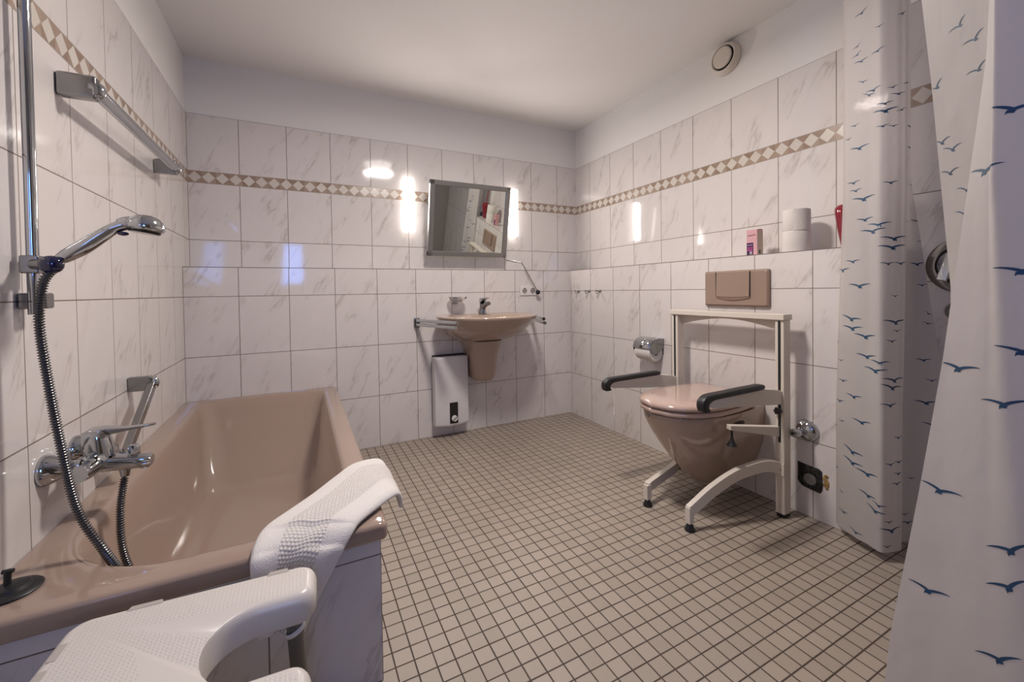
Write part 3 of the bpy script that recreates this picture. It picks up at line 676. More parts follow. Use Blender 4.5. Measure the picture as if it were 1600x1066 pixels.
def wall_things():
    # water heater
    t = thing('water_heater', (1.46, 0, .09), 'white instantaneous water heater on the wall below the washbasin', 'water heater')
    x0, x1, z0, z1 = 1.342, 1.576, .090, .550
    bm = BM(); box(bm, (x0 + .006, -.030, z0 + .012), (x1 + .003, -.001, z1 + .010)); obj('back_plate', bm, M['black'], t, bevel=.006)
    bm = BM(); rings = []
    n = 12
    for z, k in ((z0, .90), (z0 + .006, .97), (z0 + .02, 1.0), (z1 - .02, 1.0), (z1 - .006, .98), (z1, .94)):
        r = [(x0, -.028, z)] + [(x0 + (x1 - x0) * i / n, -.028 - (.066 * k + .012 * math.sin(math.pi * i / n)), z - .006 * math.sin(math.pi * i / n) * (1 if z < .3 else -1)) for i in range(n + 1)] + [(x1, -.028, z)]
        rings.append(r)
    loft(bm, rings); obj('casing', bm, M['heater_white'], t, bevel=.003, angle=30)
    bm = BM(); box(bm, (1.437, -.1085, .104), (1.495, -.1035, .245)); pn = obj('control_panel', bm, M['dark_glass'], t, bevel=.002)
    bm = BM(); lathe(bm, [(.020, 0), (.020, .010), (.018, .013), (0, .013)], (1.468, -.108, .138), (0, -1, 0), 32); kb = obj('dial', bm, M['white_plastic'], t)
    bm = BM(); beam(bm, (1.455, -.1222, .127), (1.481, -.1222, .149), .003, .005, (0, 1, 0)); obj('dial_mark', bm, M['black'], kb)
    # double socket
    t = thing('double_socket', (2.112, 0, .955), 'white double wall socket right of the mirror lever above the washbasin', 'socket')
    bm = BM(); box(bm, (2.040, -.010, .955), (2.184, -.001, 1.028)); obj('socket_frame', bm, M['white_plastic'], t, bevel=.003)
    for cx in (2.077, 2.147):
        bm = BM(); lathe(bm, [(.027, .0095), (.0265, .0125), (.022, .013), (.0205, .0112), (.0, .0110)], (cx, 0, .9915), (0, -1, 0), 32)
        s = obj('outlet', bm, M['white_plastic'], t, angle=25)
        bm = BM(); lathe(bm, [(.0205, .0112), (.0185, .0118), (0, .0118)], (cx, 0, .9915), (0, -1, 0), 32); obj('outlet_well', bm, plain('socket_shade', (.30, .27, .25), .5), s)
        bm = BM()
        for dx in (-.0095, .0095): lathe(bm, [(.0028, .0115), (.0028, .0126), (0, .0126)], (cx + dx, 0, .9915), (0, -1, 0), 12)
        box(bm, (cx - .003, -.0130, .9915 + .013), (cx + .003, -.0118, .9915 + .019)); box(bm, (cx - .003, -.0130, .9915 - .019), (cx + .003, -.0118, .9915 - .013)); obj('contact_hole', bm, M['black'], s)
    # tilting mirror with lever
    t = thing('tilting_mirror', (1.69, .08, 1.25), 'grey framed mirror tilted forward above the washbasin', 'mirror')
    A = Vector((1.350, .070, 1.246)); B = Vector((1.956, .070, 1.246)); C_ = Vector((1.956, -.030, 1.752)); D_ = Vector((1.350, -.030, 1.752))
    upv = (D_ - A).normalized(); rt = (B - A).normalized(); nr = rt.cross(upv); fwd = nr if nr.y < 0 else -nr
    def Q(u, v, w): return A.lerp(B, u).lerp(D_.lerp(C_, u), v) + fwd * w
    bm = BM()
    for a, b in (((0, 0), (1, 0)), ((1, 0), (1, 1)), ((1, 1), (0, 1)), ((0, 1), (0, 0))):
        ox = .017
        p, q = Q(*a, 0), Q(*b, 0); cc = Q(.5, .5, 0)
        d = (q - p).normalized(); inn = (cc - (p + q) / 2); inn = (inn - d * inn.dot(d)).normalized()
        beam(bm, p + inn * ox - d * .0, q + inn * ox + d * .0, .034, .030, fwd)
    obj('frame', bm, M['steel_grey'], t, bevel=.004)
    bm = BM(); c0 = [Q(.022, .03, .006), Q(.978, .03, .006), Q(.978, .97, .006), Q(.022, .97, .006)]; prism(bm, c0, -fwd * .008); obj('glass', bm, M['mirror'], t, smooth=False)
    for u in (.06, .94):
        for v_, dz_ in ((.12, .01), (.95, -.10)):
            bm = BM(); p = Q(u, v_, -.012); tube(bm, [p, (p.x, D - .004, p.z + dz_)], .008); obj('wall_stay', bm, M['steel_grey'], t)
    bm = BM(); tube(bm, [Q(.975, .01, 0), (1.960, .060, 1.226), (1.972, .035, 1.220), (2.030, -.01, 1.205), (2.054, -.022, 1.192), (2.115, -.034, 1.082), (2.168, -.045, .987)], .0042, 10, smooth=5); lv = obj('lever_rod', bm, M['steel_grey'], t)
    bm = BM(); tube(bm, [(1.990, .020, 1.2155), (2.015, .002, 1.2095)], .0065, 10); obj('rod_joint', bm, M['steel_grey'], lv)
    bm = BM(); ball(bm, (2.172, -.046, .978), .0185); p = obj('lever_knob', bm, M['black_gloss'], lv); p['label'] = 'black ball knob'
    # lamps beside the mirror
    for cx, lab in ((1.250, 'lit tubular glass wall lamp left of the tilting mirror'), (2.072, 'lit tubular glass wall lamp right of the tilting mirror')):
        t = thing('wall_lamp', (cx, D, 1.425), lab, 'wall lamp', 'wall lamps beside the mirror')
        bm = BM(); box(bm, (cx - .022, D - .018, 1.455), (cx + .022, D - .001, 1.755)); obj('lamp_base', bm, M['white_plastic'], t, bevel=.003)
        bm = BM(); rings = []
        for z, k in ((1.425, .96), (1.430, 1.0), (1.60, 1.0), (1.782, 1.0), (1.787, .95)):
            rings.append([(cx + .0385 * k * math.cos(R(a)), D - .018 - .040 * k * math.sin(R(a)), z) for a in range(0, 181, 12)])
        loft(bm, rings, closed=False, cap0=False, cap1=False); obj('glass_shade', bm, M['lamp'], t, solid=.003)
        bm = BM()
        for dx in (-.010, .010): ball(bm, (cx + dx, D - .0585, 1.772), .003)
        obj('shade_screw', bm, M['chrome'], t)
    # ceiling lamp
    t = thing('ceiling_lamp', (LAMP[0], LAMP[1], 2.26), 'round white glass ceiling lamp above the room between tub and toilet', 'ceiling lamp')
    bm = BM(); lathe(bm, [(.150, .0), (.150, .018), (0, .018)], (LAMP[0], LAMP[1], CEIL - .019), (0, 0, 1), 40); obj('lamp_base', bm, M['white_plastic'], t)
    bm = BM(); lathe(bm, [(0, -.062), (.05, -.059), (.095, -.045), (.125, -.025), (.138, 0)], (LAMP[0], LAMP[1], CEIL - .020), (0, 0, 1), 40, caps=False); obj('glass_dome', bm, M['dome'], t)
    # vent
    t = thing('ceiling_vent', (W2 - .02, -1.24, 2.18), 'round white exhaust vent high on the right wall', 'vent')
    vy, vz, ax = -1.238, 2.262, (-1, 0, 0)
    bm = BM(); lathe(bm, [(.086, -.007), (.087, .004), (.084, .010), (.078, .024), (.072, .030), (.066, .030), (.062, .018), (.060, .006), (0, .006)], (W2, vy, vz), ax, 48); obj('vent_ring', bm, M['white_enamel'], t, angle=35)
    bm = BM(); lathe(bm, [(.0, .0065), (.060, .0065), (.0605, .0072), (0, .0072)], (W2, vy, vz), ax, 48); obj('vent_shaft_shade', bm, M['black'], t)  # black disc paints the shade in the gap behind the disc
    bm = BM(); lathe(bm, [(.0, .022), (.048, .022), (.055, .028), (.056, .034), (.052, .040), (.0, .044)], (W2, vy, vz), ax, 48); lathe(bm, [(.008, .006), (.008, .03)], (W2, vy, vz), ax, 12); obj('vent_disc', bm, M['white_enamel'], t, angle=35)
    # hooks
    for y, lab in ((-.133, 'small chrome hook on the right wall, nearest the back corner'), (-.262, 'small chrome hook on the right wall, middle of the three'), (-.386, 'small chrome hook on the right wall, farthest from the back corner')):
        bm = BM(); lathe(bm, [(.011, .001), (.011, .004), (.006, .007), (.0045, .022), (.0045, .036)], (W, y, .982), (-1, 0, 0), 18)
        ball(bm, (W - .038, y, .984), .0075); tube(bm, [(W - .012, y, .980), (W - .022, y, .966), (W - .034, y, .965), (W - .040, y, .972)], .003, 8, smooth=3)
        tag(obj('wall_hook', bm, M['steel_grey']), lab, 'hook', 'hooks on the right wall')
    # paper holder and roll
    t = thing('paper_holder', (W, -.89, .60), 'chrome toilet paper holder with a curved lid on the right wall', 'paper holder')
    ya, yb = -.832, -.972
    bm = BM(); box(bm, (W - .006, yb + .004, .598), (W - .001, ya - .004, .690)); obj('wall_plate', bm, M['chrome_dull'], t, bevel=.002)
    bm = BM(); prof = [(W - .004, .692), (W - .05, .694), (W - .085, .686), (W - .108, .664), (W - .115, .640), (W - .114, .636)]
    P = catmull(prof, 6); loft(bm, [[(x, ya, z) for x, z in P], [(x, yb, z) for x, z in P]], closed=False, cap0=False, cap1=False); obj('lid', bm, M['chrome'], t, solid=.002)
    for y in (ya, yb):
        bm = BM(); pts = [(W - .002, y, .692), (W - .05, y, .692), (W - .085, y, .684), (W - .106, y, .663), (W - .113, y, .645), (W - .108, y, .620), (W - .088, y, .604), (W - .060, y, .603), (W - .034, y, .618), (W - .002, y, .640)]
        prism(bm, pts, (0, .0025, 0)); obj('side_cheek', bm, M['chrome_dull'], t, smooth=False)
    bm = BM(); lathe(bm, [(.019, 0), (.052, 0), (.052, .122), (.019, .122), (.019, 0)], (W - .060, -.842, .613), (0, -1, 0), 40, caps=False)
    pass
    rl = obj('toilet_roll', bm, M['paper'], angle=50); tag(rl, 'toilet roll hanging in the chrome paper holder', 'toilet roll')
wall_things()
# ------------------------------------------------------------------ wall-hung toilet
TY = -1.425
def egg(L0, hw, z, back=.145, d0=0.0, n=22, k=.52):
    """outline from the wall to the tip; L = reach, hw = half width"""
    o = []; L = L0 - max(0, L0 - .35) * .10
    for side in (1, -1):
        us = [i / n for i in range(n + 1)]
        if side < 0: us = us[::-1][1:]
        for u in us:
            if u < k: s = lerp(min(back / hw, 1.0), 1.0, math.sin(math.pi / 2 * u / k))
            else: s = math.sqrt(max(0, 1 - ((u - k) / (1 - k)) ** 2.15))
            o.append((W - .0015 - d0 - (L - d0) * u, TY + side * hw * s, z))
    return o
def toilet():
    t = thing('toilet', (W, TY, .08), 'beige wall-hung toilet with closed lid between the white arm rests', 'toilet')
    bm = BM(); rings = [egg(.24, .045, .082, back=.07), egg(.285, .062, .085, back=.085), egg(.325, .080, .108, back=.10), egg(.375, .098, .150, back=.115), egg(.430, .118, .205, back=.130), egg(.480, .135, .262, back=.14),
                        egg(.525, .150, .318, back=.144), egg(.562, .164, .370, back=.146), egg(.584, .174, .408), egg(.590, .178, .432), egg(.587, .176, .440), egg(.560, .15, .4405, back=.13)]
    loft(bm, rings); obj('bowl', bm, M['ceramic'], t, angle=70)
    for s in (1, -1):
        bm = BM(); ball(bm, (W - .235, TY + s * .1590, .392), .05, (1.20, .34, .46), 24)  # dark ellipsoid stands in for the shade inside the opening
        p = obj('mounting_recess_shade', bm, plain('recess_shade', (.035, .022, .016), .6), t); p['label'] = 'mounting recess in the bowl side, shade painted dark'
    bm = BM(); loft(bm, [egg(.596, .180, .4465, back=.150, d0=.07), egg(.600, .184, .450, back=.155, d0=.07), egg(.600, .184, .461, back=.155, d0=.07), egg(.596, .180, .467, back=.152, d0=.07)]); obj('seat', bm, M['seat_pink'], t, angle=60)
    bm = BM(); loft(bm, [egg(.598, .182, .4725, back=.150, d0=.06), egg(.603, .187, .476, back=.155, d0=.06), egg(.603, .187, .486, back=.155, d0=.06), egg(.597, .182, .494, back=.15, d0=.062), egg(.575, .165, .500, back=.14, d0=.075), egg(.50, .12, .504, back=.10, d0=.12), egg(.40, .05, .506, back=.05, d0=.22)])
    obj('lid', bm, M['seat_pink'], t, angle=60)
    for s in (1, -1):
        bm = BM(); tube(bm, [(W - .060, TY + s * .105, .452), (W - .060, TY + s * .05, .452)], .011); lathe(bm, [(.014, 0), (.014, .02)], (W - .060, TY + s * .078, .4415), (0, 0, 1)); obj('hinge', bm, M['chrome'], t)
    bm = BM(); lathe(bm, [(.011, 0), (.011, .004), (0, .006)], (W - .575, TY + .018, .436), (-1, .1, -.3), 16); obj('seat_buffer', bm, M['chrome_dull'], t)
    # flush plate
    t = thing('flush_plate', (W, -1.431, .898), 'beige flush plate on the wall above the toilet', 'flush plate')
    y0, y1, z0, z1 = -1.262, -1.600, .898, 1.077
    bm = BM(); pts = []
    def fz(u, v): return (W - .014 - .006 * math.sin(math.pi * u), lerp(y0, y1, u), lerp(z0, z1, v))
    rings = []
    for k, (off, e) in enumerate(((0, 0), (.010, 0), (.018, .008))):
        r = []
        for u, v in rrect(0, 1, 0, 1, .035, 4): r.append((W - .001 - off - .004 * math.sin(math.pi * u) * (off > .015), lerp(y0 - e, y1 + e, u), lerp(z0 + e, z1 - e, v)))
        rings.append(r)
    loft(bm, rings); obj('plate', bm, M['flush'], t, bevel=.003)
    bm = BM(); ya, yb, za, zb = -1.336, -1.512, .948, 1.070; n = 16
    lo = [(lerp(ya, yb, i / n), za - .004 * math.sin(math.pi * i / n)) for i in range(n + 1)]
    pts = [(W - .0265, y, z) for y, z in lo] + [(W - .0225, yb, zb), (W - .0225, ya, zb)]
    prism(bm, pts, (.012, 0, 0)); obj('flush_button', bm, M['flush'], t, bevel=.0015)
    bm = BM(); lo = [(lerp(ya + .004, yb - .004, i / n), za - .004 + .013 * math.sin(math.pi * i / n)) for i in range(n + 1)]; hi = [(lerp(ya + .004, yb - .004, i / n), za - .006 - .0135 * math.sin(math.pi * i / n)) for i in range(n + 1)][::-1]
    prism(bm, [(W - .0240, y, z) for y, z in lo + hi], (.006, 0, 0)); obj('finger_lip', bm, plain('flush_lip', (.23, .15, .115), .3), t, bevel=.002)
    g = .0012
    for a in (ya + .0015, yb - .0015):
        bm = BM(); box(bm, (W - .0245, a - g, za), (W - .015, a + g, zb)); obj('button_gap_shade', bm, M['black'], t, smooth=False)  # black strips paint the shade in the gaps beside the button
toilet()

# ------------------------------------------------------------------ white toilet support frame
def support_frame():
    t = thing('toilet_support', (2.40, TY, 0), 'white steel toilet support frame with black padded arm rests around the toilet', 'toilet frame')
    fx, bx = 2.378, 2.426
    ys = {'near': (-1.722, -1.684), 'far': (-1.170, -1.132)}
    bm = BM(); box(bm, (fx - .008, -1.726, .850), (bx + .006, -1.126, .875)); obj('top_bar', bm, M['white_enamel'], t, bevel=.003)
    bm = BM(); n = 20; pts = [(2.420, lerp(-1.172, -1.684, i / n), .800 + .040 * math.sin(math.pi * i / n)) for i in range(n + 1)]
    prism(bm, pts + [(2.420, -1.684, .852), (2.420, -1.172, .852)], (.003, 0, 0)); obj('back_brace', bm, M['white_enamel'], t, bevel=.001)
    for key, (ya, yb) in ys.items():
        near = key == 'near'; yc = (ya + yb) / 2
        bm = BM(); box(bm, (fx, ya, .016), (bx, yb, .850)); p = obj('post', bm, M['white_enamel'], t, bevel=.004)
        bm = BM(); box(bm, (fx - .0008, yc - .0055, .325), (fx + .002, yc + .0055, .846)); obj('slot', bm, M['black'], p, smooth=False)
        bm = BM(); box(bm, (fx + .003, ya + .003, .001), (bx + .002, yb - .002, .017)); obj('rubber_foot', bm, M['black'], p, bevel=.003)
        dz = 0.0 if near else -.036; y_ = yc
        # arm rest
        bm = BM(); pts = [(2.379, y_ - .011, .548 + dz), (2.33, y_ - .011, .560 + dz), (2.25, y_ - .011, .572 + dz), (1.93, y_ - .011, .574 + dz), (1.905, y_ - .011, .562 + dz), (1.915, y_ - .011, .545 + dz), (1.940, y_ - .011, .536 + dz), (2.379, y_ - .011, .490 + dz)]
        prism(bm, pts, (0, .022, 0)); ar = obj('arm_rest', bm, M['white_enamel'], t, bevel=.003)
        top = [(2.255, .583), (2.225, .592), (2.00, .590), (1.93, .589), (1.900, .583), (1.882, .567), (1.880, .545), (1.888, .528)]
        bot = [(1.922, .530), (1.914, .545), (1.922, .558), (1.945, .566), (2.00, .568), (2.225, .570), (2.255, .575)]
        bm = BM(); rings = []
        T = catmull(top, 4); B = catmull(bot[::-1], 4); m = min(len(T), len(B))
        T = [T[int(i * (len(T) - 1) / 23)] for i in range(24)]; B = [B[int(i * (len(B) - 1) / 23)] for i in range(24)]
        for i, (a, b) in enumerate(zip(T, B)):
            w = .019 * (.55 + .45 * min(1, i / 4)); r = []
            for p_, q_ in rrect(-1, 1, 0, 1, .35, 4):
                x, z = lerp(b[0], a[0], q_), lerp(b[1], a[1], q_); r.append((x, y_ + p_ * w, z + dz))
            rings.append(r)
        loft(bm, rings); p = obj('arm_pad', bm, M['black'], ar, angle=60); p['label'] = 'black foam arm pad'
        bm = BM(); ks = 18; kr = [(.017 if i % 3 == 0 else .013) for i in range(ks)]
        kz = .462 + dz; rr = [[(fx - d, yc + kr[i] * s * math.cos(2 * math.pi * i / ks), kz + kr[i] * s * math.sin(2 * math.pi * i / ks)) for i in range(ks)] for d, s in ((.004, .9), (.008, 1), (.018, 1), (.022, .85))]
        loft(bm, rr); lathe(bm, [(.006, 0), (.006, .01)], (fx + .004, yc, kz), (-1, 0, 0)); p = obj('star_knob', bm, M['black'], t, angle=50); p['label'] = 'black star knob'
        # clamp bracket reaching to the bowl
        bm = BM(); s = 1 if near else -1
        a0 = (fx + .004, yc + s * .012); a1 = (2.142, yc + s * .070)
        for q in (a0,): pass
        d = (Vector((*a1, 0)) - Vector((*a0, 0))).normalized(); nrm = Vector((-d.y, d.x, 0)) * .0125
        prof = [(a0, .392, .348), (a1, .419, .398)]
        rings = [[Vector((*p_, zt_)) + nrm, Vector((*p_, zt_)) - nrm, Vector((*p_, zb_)) - nrm, Vector((*p_, zb_)) + nrm] for p_, zt_, zb_ in prof]
        loft(bm, rings); br = obj('clamp_bracket', bm, M['white_enamel'], t, bevel=.003)
        bm = BM(); cx, cy = 2.158, yc + s * .066
        tube(bm, [(cx, cy, .400), (cx, cy, .352)], .005); lathe(bm, [(.007, .03), (.009, .02), (.019, .004), (.021, 0), (0, 0)], (cx, cy, .330), (0, 0, 1), 24); obj('rubber_pad', bm, M['black'], br)
        # front leg
        if near: c = [(2.402, -1.703, .205), (2.36, -1.696, .222), (2.31, -1.682, .232), (2.24, -1.663, .224), (2.16, -1.641, .203), (2.06, -1.615, .153), (1.985, -1.595, .100), (1.960, -1.588, .083)]
        else: c = [(2.402, -1.150, .195), (2.37, -1.170, .178), (2.32, -1.215, .142), (2.23, -1.285, .106), (2.10, -1.325, .096), (1.98, -1.355, .088), (1.955, -1.363, .084)]
        P = [Vector(p_) for p_ in catmull(c, 6)]; dd = (Vector((c[-1][0], c[-1][1], 0)) - Vector((c[0][0], c[0][1], 0))).normalized(); nn = Vector((-dd.y, dd.x, 0))
        rings = []
        for i, p_ in enumerate(P):
            tt = (P[min(i + 1, len(P) - 1)] - P[max(i - 1, 0)]).normalized(); up = nn.cross(tt); up = up if up.z > 0 else -up
            h = lerp(.025, .021, i / (len(P) - 1)); rings.append([p_ + nn * .0125 + up * h, p_ - nn * .0125 + up * h, p_ - nn * .0125 - up * h, p_ + nn * .0125 - up * h])
        bm = BM(); loft(bm, rings); e = P[-1]
        box(bm, (e.x - .014, e.y - .0125, .032), (e.x + .012, e.y + .0125, .098)); lg = obj('leg', bm, M['white_enamel'], t, bevel=.0025, angle=50)
        bm = BM(); lathe(bm, [(.020, 0), (.021, .005), (.014, .020), (.009, .034), (0, .034)], (e.x, e.y, .001), (0, 0, 1), 24); obj('rubber_foot', bm, M['black'], lg)
        zb_ = .212 if near else .195; bm = BM(); box(bm, (fx - .005, ya - .001, zb_ - .028), (fx + .001, yb + .001, zb_ + .026)); obj('leg_plate', bm, M['white_enamel'], lg, bevel=.0015)
        bm = BM(); lathe(bm, [(.0085, 0), (.0085, .005), (.005, .007), (0, .007)], (fx - .004, yc, zb_), (-1, 0, 0), 16); obj('bolt', bm, M['steel_grey'], lg)
support_frame()

def right_wall_things():
    # angle valve low on the wall
    t = thing('angle_valve', (W, -1.752, .33), 'chrome capped water outlet with round rosette low on the wall right of the toilet frame', 'water valve')
    bm = BM(); lathe(bm, [(.046, .001), (.047, .004), (.040, .018), (.026, .026), (.016, .030), (.015, .045)], (W, -1.752, .372), (-1, 0, 0), 36); obj('rosette', bm, M['chrome'], t, angle=60)
    bm = BM(); lathe(bm, [(.015, .040), (.019, .044), (.019, .078), (.015, .084), (0, .085)], (W, -1.752, .372), (-1, .16, -.04), 24); obj('valve_body', bm, M['chrome'], t, angle=50)
    bm = BM(); lathe(bm, [(.006, .084), (.006, .088), (0, .0885)], (W, -1.752, .372), (-1, .16, -.04), 16); obj('valve_hole', bm, M['black'], t)
    # open wall box covered with black film
    t = thing('wall_outlet_cover', (W, -1.76, .12), 'black film covering a square opening in the tiles right of the toilet frame', 'wall opening')
    m, tt, b = new_mat('black_film'); b.inputs['Base Color'].default_value = (.012, .012, .013, 1); setp(b, rough=.12)
    g = pos(tt); bump(tt, b, noise(tt, comb(tt, g[0], g[1], g[2]), 22, 3, .6) * .02)
    bm = BM(); pts = [(-1.714, .228), (-1.742, .224), (-1.796, .222), (-1.809, .214), (-1.812, .150), (-1.809, .131), (-1.801, .119), (-1.738, .124), (-1.722, .132), (-1.713, .146)]
    ctr = (W - .010, -1.762, .172); v = [bm.verts.new((W - .0012, y, z)) for y, z in pts]
    v1 = [bm.verts.new((W - .007, lerp(y, ctr[1], .12), lerp(z, ctr[2], .12))) for y, z in pts]; v2 = [bm.verts.new((W - .003, lerp(y, ctr[1], .5), lerp(z, ctr[2], .5))) for y, z in pts]
    skin(bm, [v, v1, v2]); bm.faces.new(v2); obj('film_cover', bm, m, t, angle=60)
    bm = BM(); lathe(bm, [(.024, .003), (.024, .006), (.014, .008), (.011, .004), (0, .004)], (W, -1.764, .166), (-1, 0, 0), 24); obj('pipe_stub', bm, plain('pipe_grey', (.22, .21, .19), .3), t)
    bm = BM(); rnd = random.Random(3)
    for k in range(16): ball(bm, (W - .001, -1.822 + rnd.uniform(-.008, .007), .150 + .052 * (k / 15) + rnd.uniform(-.004, .004)), rnd.uniform(.004, .0085), (.5, 1, 1.1), 10)
    obj('foam_residue', bm, M['foam'], t)
    # shower tap plate behind the curtain
    xs = W2 - .03
    t = thing('shower_tap', (xs, -2.185, .96), 'large round chrome shower tap plate on the shower wall between the curtains', 'shower tap')
    c = (xs, -2.172, 1.060)
    bm = BM(); lathe(bm, [(.099, .0005), (.100, .004), (.095, .009), (.072, .012), (.070, .008)], c, (-1, 0, 0), 48); obj('rosette', bm, M['chrome_dull'], t)
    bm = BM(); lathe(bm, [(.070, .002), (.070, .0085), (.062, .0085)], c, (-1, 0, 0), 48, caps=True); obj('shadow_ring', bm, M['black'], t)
    bm = BM(); lathe(bm, [(.060, .0085), (.060, .030), (.054, .050), (.040, .058), (0, .060)], c, (-1, 0, 0), 36); beam(bm, (c[0] - .066, c[1] + .010, c[2] + .040), (c[0] - .072, c[1] + .035, c[2] - .055), .03, .02, (1, 0, 0)); obj('lever_handle', bm, M['chrome'], t, bevel=.004)
    t = thing('hose_connector', (xs, -2.150, .86), 'small domed chrome hose connector below the round shower tap plate', 'hose connector')
    bm = BM(); lathe(bm, [(.034, .001), (.034, .010), (.028, .022), (.016, .030), (0, .033)], (xs, -2.158, .895), (-1, 0, 0), 32); tube(bm, [(xs - .022, -2.158, .890), (xs - .030, -2.158, .852)], .010); obj('dome', bm, M['chrome'], t)
right_wall_things()

# ------------------------------------------------------------------ things on the ledge
def ledge_things():
    for i, (z, lab) in enumerate(((ZL + .0005, 'white toilet roll standing on the ledge, lower of the stacked two'), (ZL + .0955, 'white toilet roll on the ledge, upper of the stacked two, sheet end showing'))):
        cx, cy = 2.572, -1.668; bm = BM()
        lathe(bm, [(.019, 0), (.0520, 0), (.0535, .003), (.0535, .091), (.0520, .0945), (.019, .0945), (.019, 0)], (cx, cy, z), (0, 0, 1), 48, caps=False)
        if i:
            P = [(cx + .0545 * math.cos(R(a)), cy + .0545 * math.sin(R(a))) for a in range(195, 262, 6)]
            loft(bm, [[(x, y, z - .0005) for x, y in P], [(x, y, z + .093) for x, y in P]], closed=False, cap0=False, cap1=False)
        tag(obj('toilet_roll', bm, M['paper'], angle=50), lab, 'toilet roll', 'toilet rolls stacked on the ledge')
    # little carton
    t = thing('tampon_carton'.replace('tampon_', 'small_'), (2.560, -1.482, ZL + .0005), 'small pink carton with a purple label on the ledge above the flush plate', 'carton')
    m, tt, b = new_mat('pink_carton'); tc = tt.nodes.new('ShaderNodeTexCoord'); s = tt.nodes.new('ShaderNodeSeparateXYZ'); tt.links.new(tc.outputs['Object'], s.inputs[0])
    xx, zz = N(tt, s.outputs[0]), N(tt, s.outputs[2])
    st = ((xx / .012).fract() - .5).abs().lt(.2) * zz.gt(.045) * zz.lt(.095); w = noise(tt, tc.outputs['Object'], 150, 2)
    tt.links.new(mixc(tt, st * (w * .6 + .4), (.60, .33, .36), (.50, .26, .22)), b.inputs['Base Color']); setp(b, rough=.45)
    a = R(-37.0); O = Vector((2.560, -1.482, ZL + .0005))
    hx, hy, hz = .027, .022, .125
    E1 = Vector((math.cos(R(-92)), math.sin(R(-92)), 0)); E2 = Vector((-E1.y, E1.x, 0))     # width direction, depth direction (away from the room)
    if E2.x < 0: E2 = -E2
    def Q(u, v, w_): return O + E1 * u + E2 * v + Vector((0, 0, w_))
    def bx(name, u0, u1, v0, v1, w0, w1, mat, par, bev=.0008, lab=None):
        bm = BM(); loft(bm, [[Q(u0, v0, w0), Q(u1, v0, w0), Q(u1, v1, w0), Q(u0, v1, w0)], [Q(u0, v0, w1), Q(u1, v0, w1), Q(u1, v1, w1), Q(u0, v1, w1)]])
        o = obj(name, bm, mat, par, bevel=bev)
        if lab: o['label'] = lab
        return o
    body = bx('box_body', -hx, hx, -hy, hy, 0, hz, m, t)
    bx('side_panel', hx - .0005, hx + .0006, -hy + .001, hy - .001, .001, hz - .012, plain('carton_side', (.50, .40, .34), .5), t, 0, 'cream side of the carton')
    bx('open_flap', -.002, hx - .002, hy - .022, hy - .002, hz, hz + .003, plain('carton_flap', (.16, .11, .09), .6), t)
    lb = bx('purple_label', -hx + .002, .008, -hy - .0008, -hy + .0003, .003, .062, plain('label_purple', (.035, .003, .045), .35), t, 0, 'dark purple printed label')
    for w0, w1, u0, u1, c in ((.048, .053, -.022, .005, (.35, .18, .38)), (.035, .039, -.022, .005, (.55, .10, .32)), (.023, .030, -.022, .004, (.42, .05, .25))):
        bx('print_line', u0, u1, -hy - .0012, -hy - .0006, w0, w1, plain('label_print', c, .4), lb, 0)
    for u0 in (-.010, -.003): bx('print_digit', u0, u0 + .005, -hy - .0012, -hy - .0006, .006, .020, plain('label_white', (.5, .42, .5), .4), lb, 0)
    bm = BM(); tube(bm, [Q(-.020, -hy - .0004, .100), Q(-.012, -hy - .0004, .096), Q(-.006, -hy - .0004, .099), Q(.002, -hy - .0004, .097), Q(.010, -hy - .0004, .100), Q(.018, -hy - .0004, .099)], .0014, 6, smooth=4)
    obj('print_script', bm, plain('script_ink', (.03, .015, .07), .4), t)
    bm = BM()
    for w_ in (.017, .008): ball(bm, Q(hx + .0006, -.004, w_ + .003), .0045, (1, 1, 1), 12)
    obj('print_dots', bm, M['black'], t)
    # dark red holder
    t = thing('red_holder'.replace('red_holder', 'brush_holder'), (2.585, -1.868, ZL), 'glossy dark red tapered holder with a thin handle on the ledge beside the curtain', 'holder')
    bm = BM(); lathe(bm, [(0, 0), (.024, 0), (.028, .004), (.036, .05), (.044, .10), (.050, .145), (.051, .165), (.045, .176), (.03, .180), (0, .181)], (2.585, -1.866, ZL + .0005), (0, 0, 1), 40); obj('cup', bm, M['red'], t, angle=60)
    bm = BM(); tube(bm, [(2.585, -1.866, ZL + .17), (2.585, -1.866, ZL + .33)], .0055, 12); obj('handle', bm, M['red'], t)
    # shampoo shelf / soap basket in the shower (seen in the mirror)
ledge_things()

# ------------------------------------------------------------------ shower curtains
def gull(amp, w, ang, n=7):
    """gull outline as strips in (metres along, metres up)"""
    ca, sa = math.cos(R(ang)), math.sin(R(ang)); out = []
    def T(a, b): return (a * ca - b * sa, a * sa + b * ca)
    rows = []
    for i in range(-n, n + 1):
        u = i / n; au = abs(u)
        y = w * amp * (.15 * au ** .75 - .06 * au ** 3) ; th = w * (.052 * (1 - au) ** .8 + .006)
        rows.append((u * w / 2, y + th * .6, y - th))
    for a, b in zip(rows, rows[1:]): out.append([T(a[0], a[1]), T(b[0], b[1]), T(b[0], b[2]), T(a[0], a[2])])
    out.append([T(-.07 * w, .02 * w), T(.05 * w, .03 * w), T(.10 * w, -.09 * w), T(-.02 * w, -.10 * w)])
    out.append([T(.05 * w, .0), T(.11 * w, -.03 * w), T(.13 * w, -.13 * w), T(.09 * w, -.10 * w)])
    return out
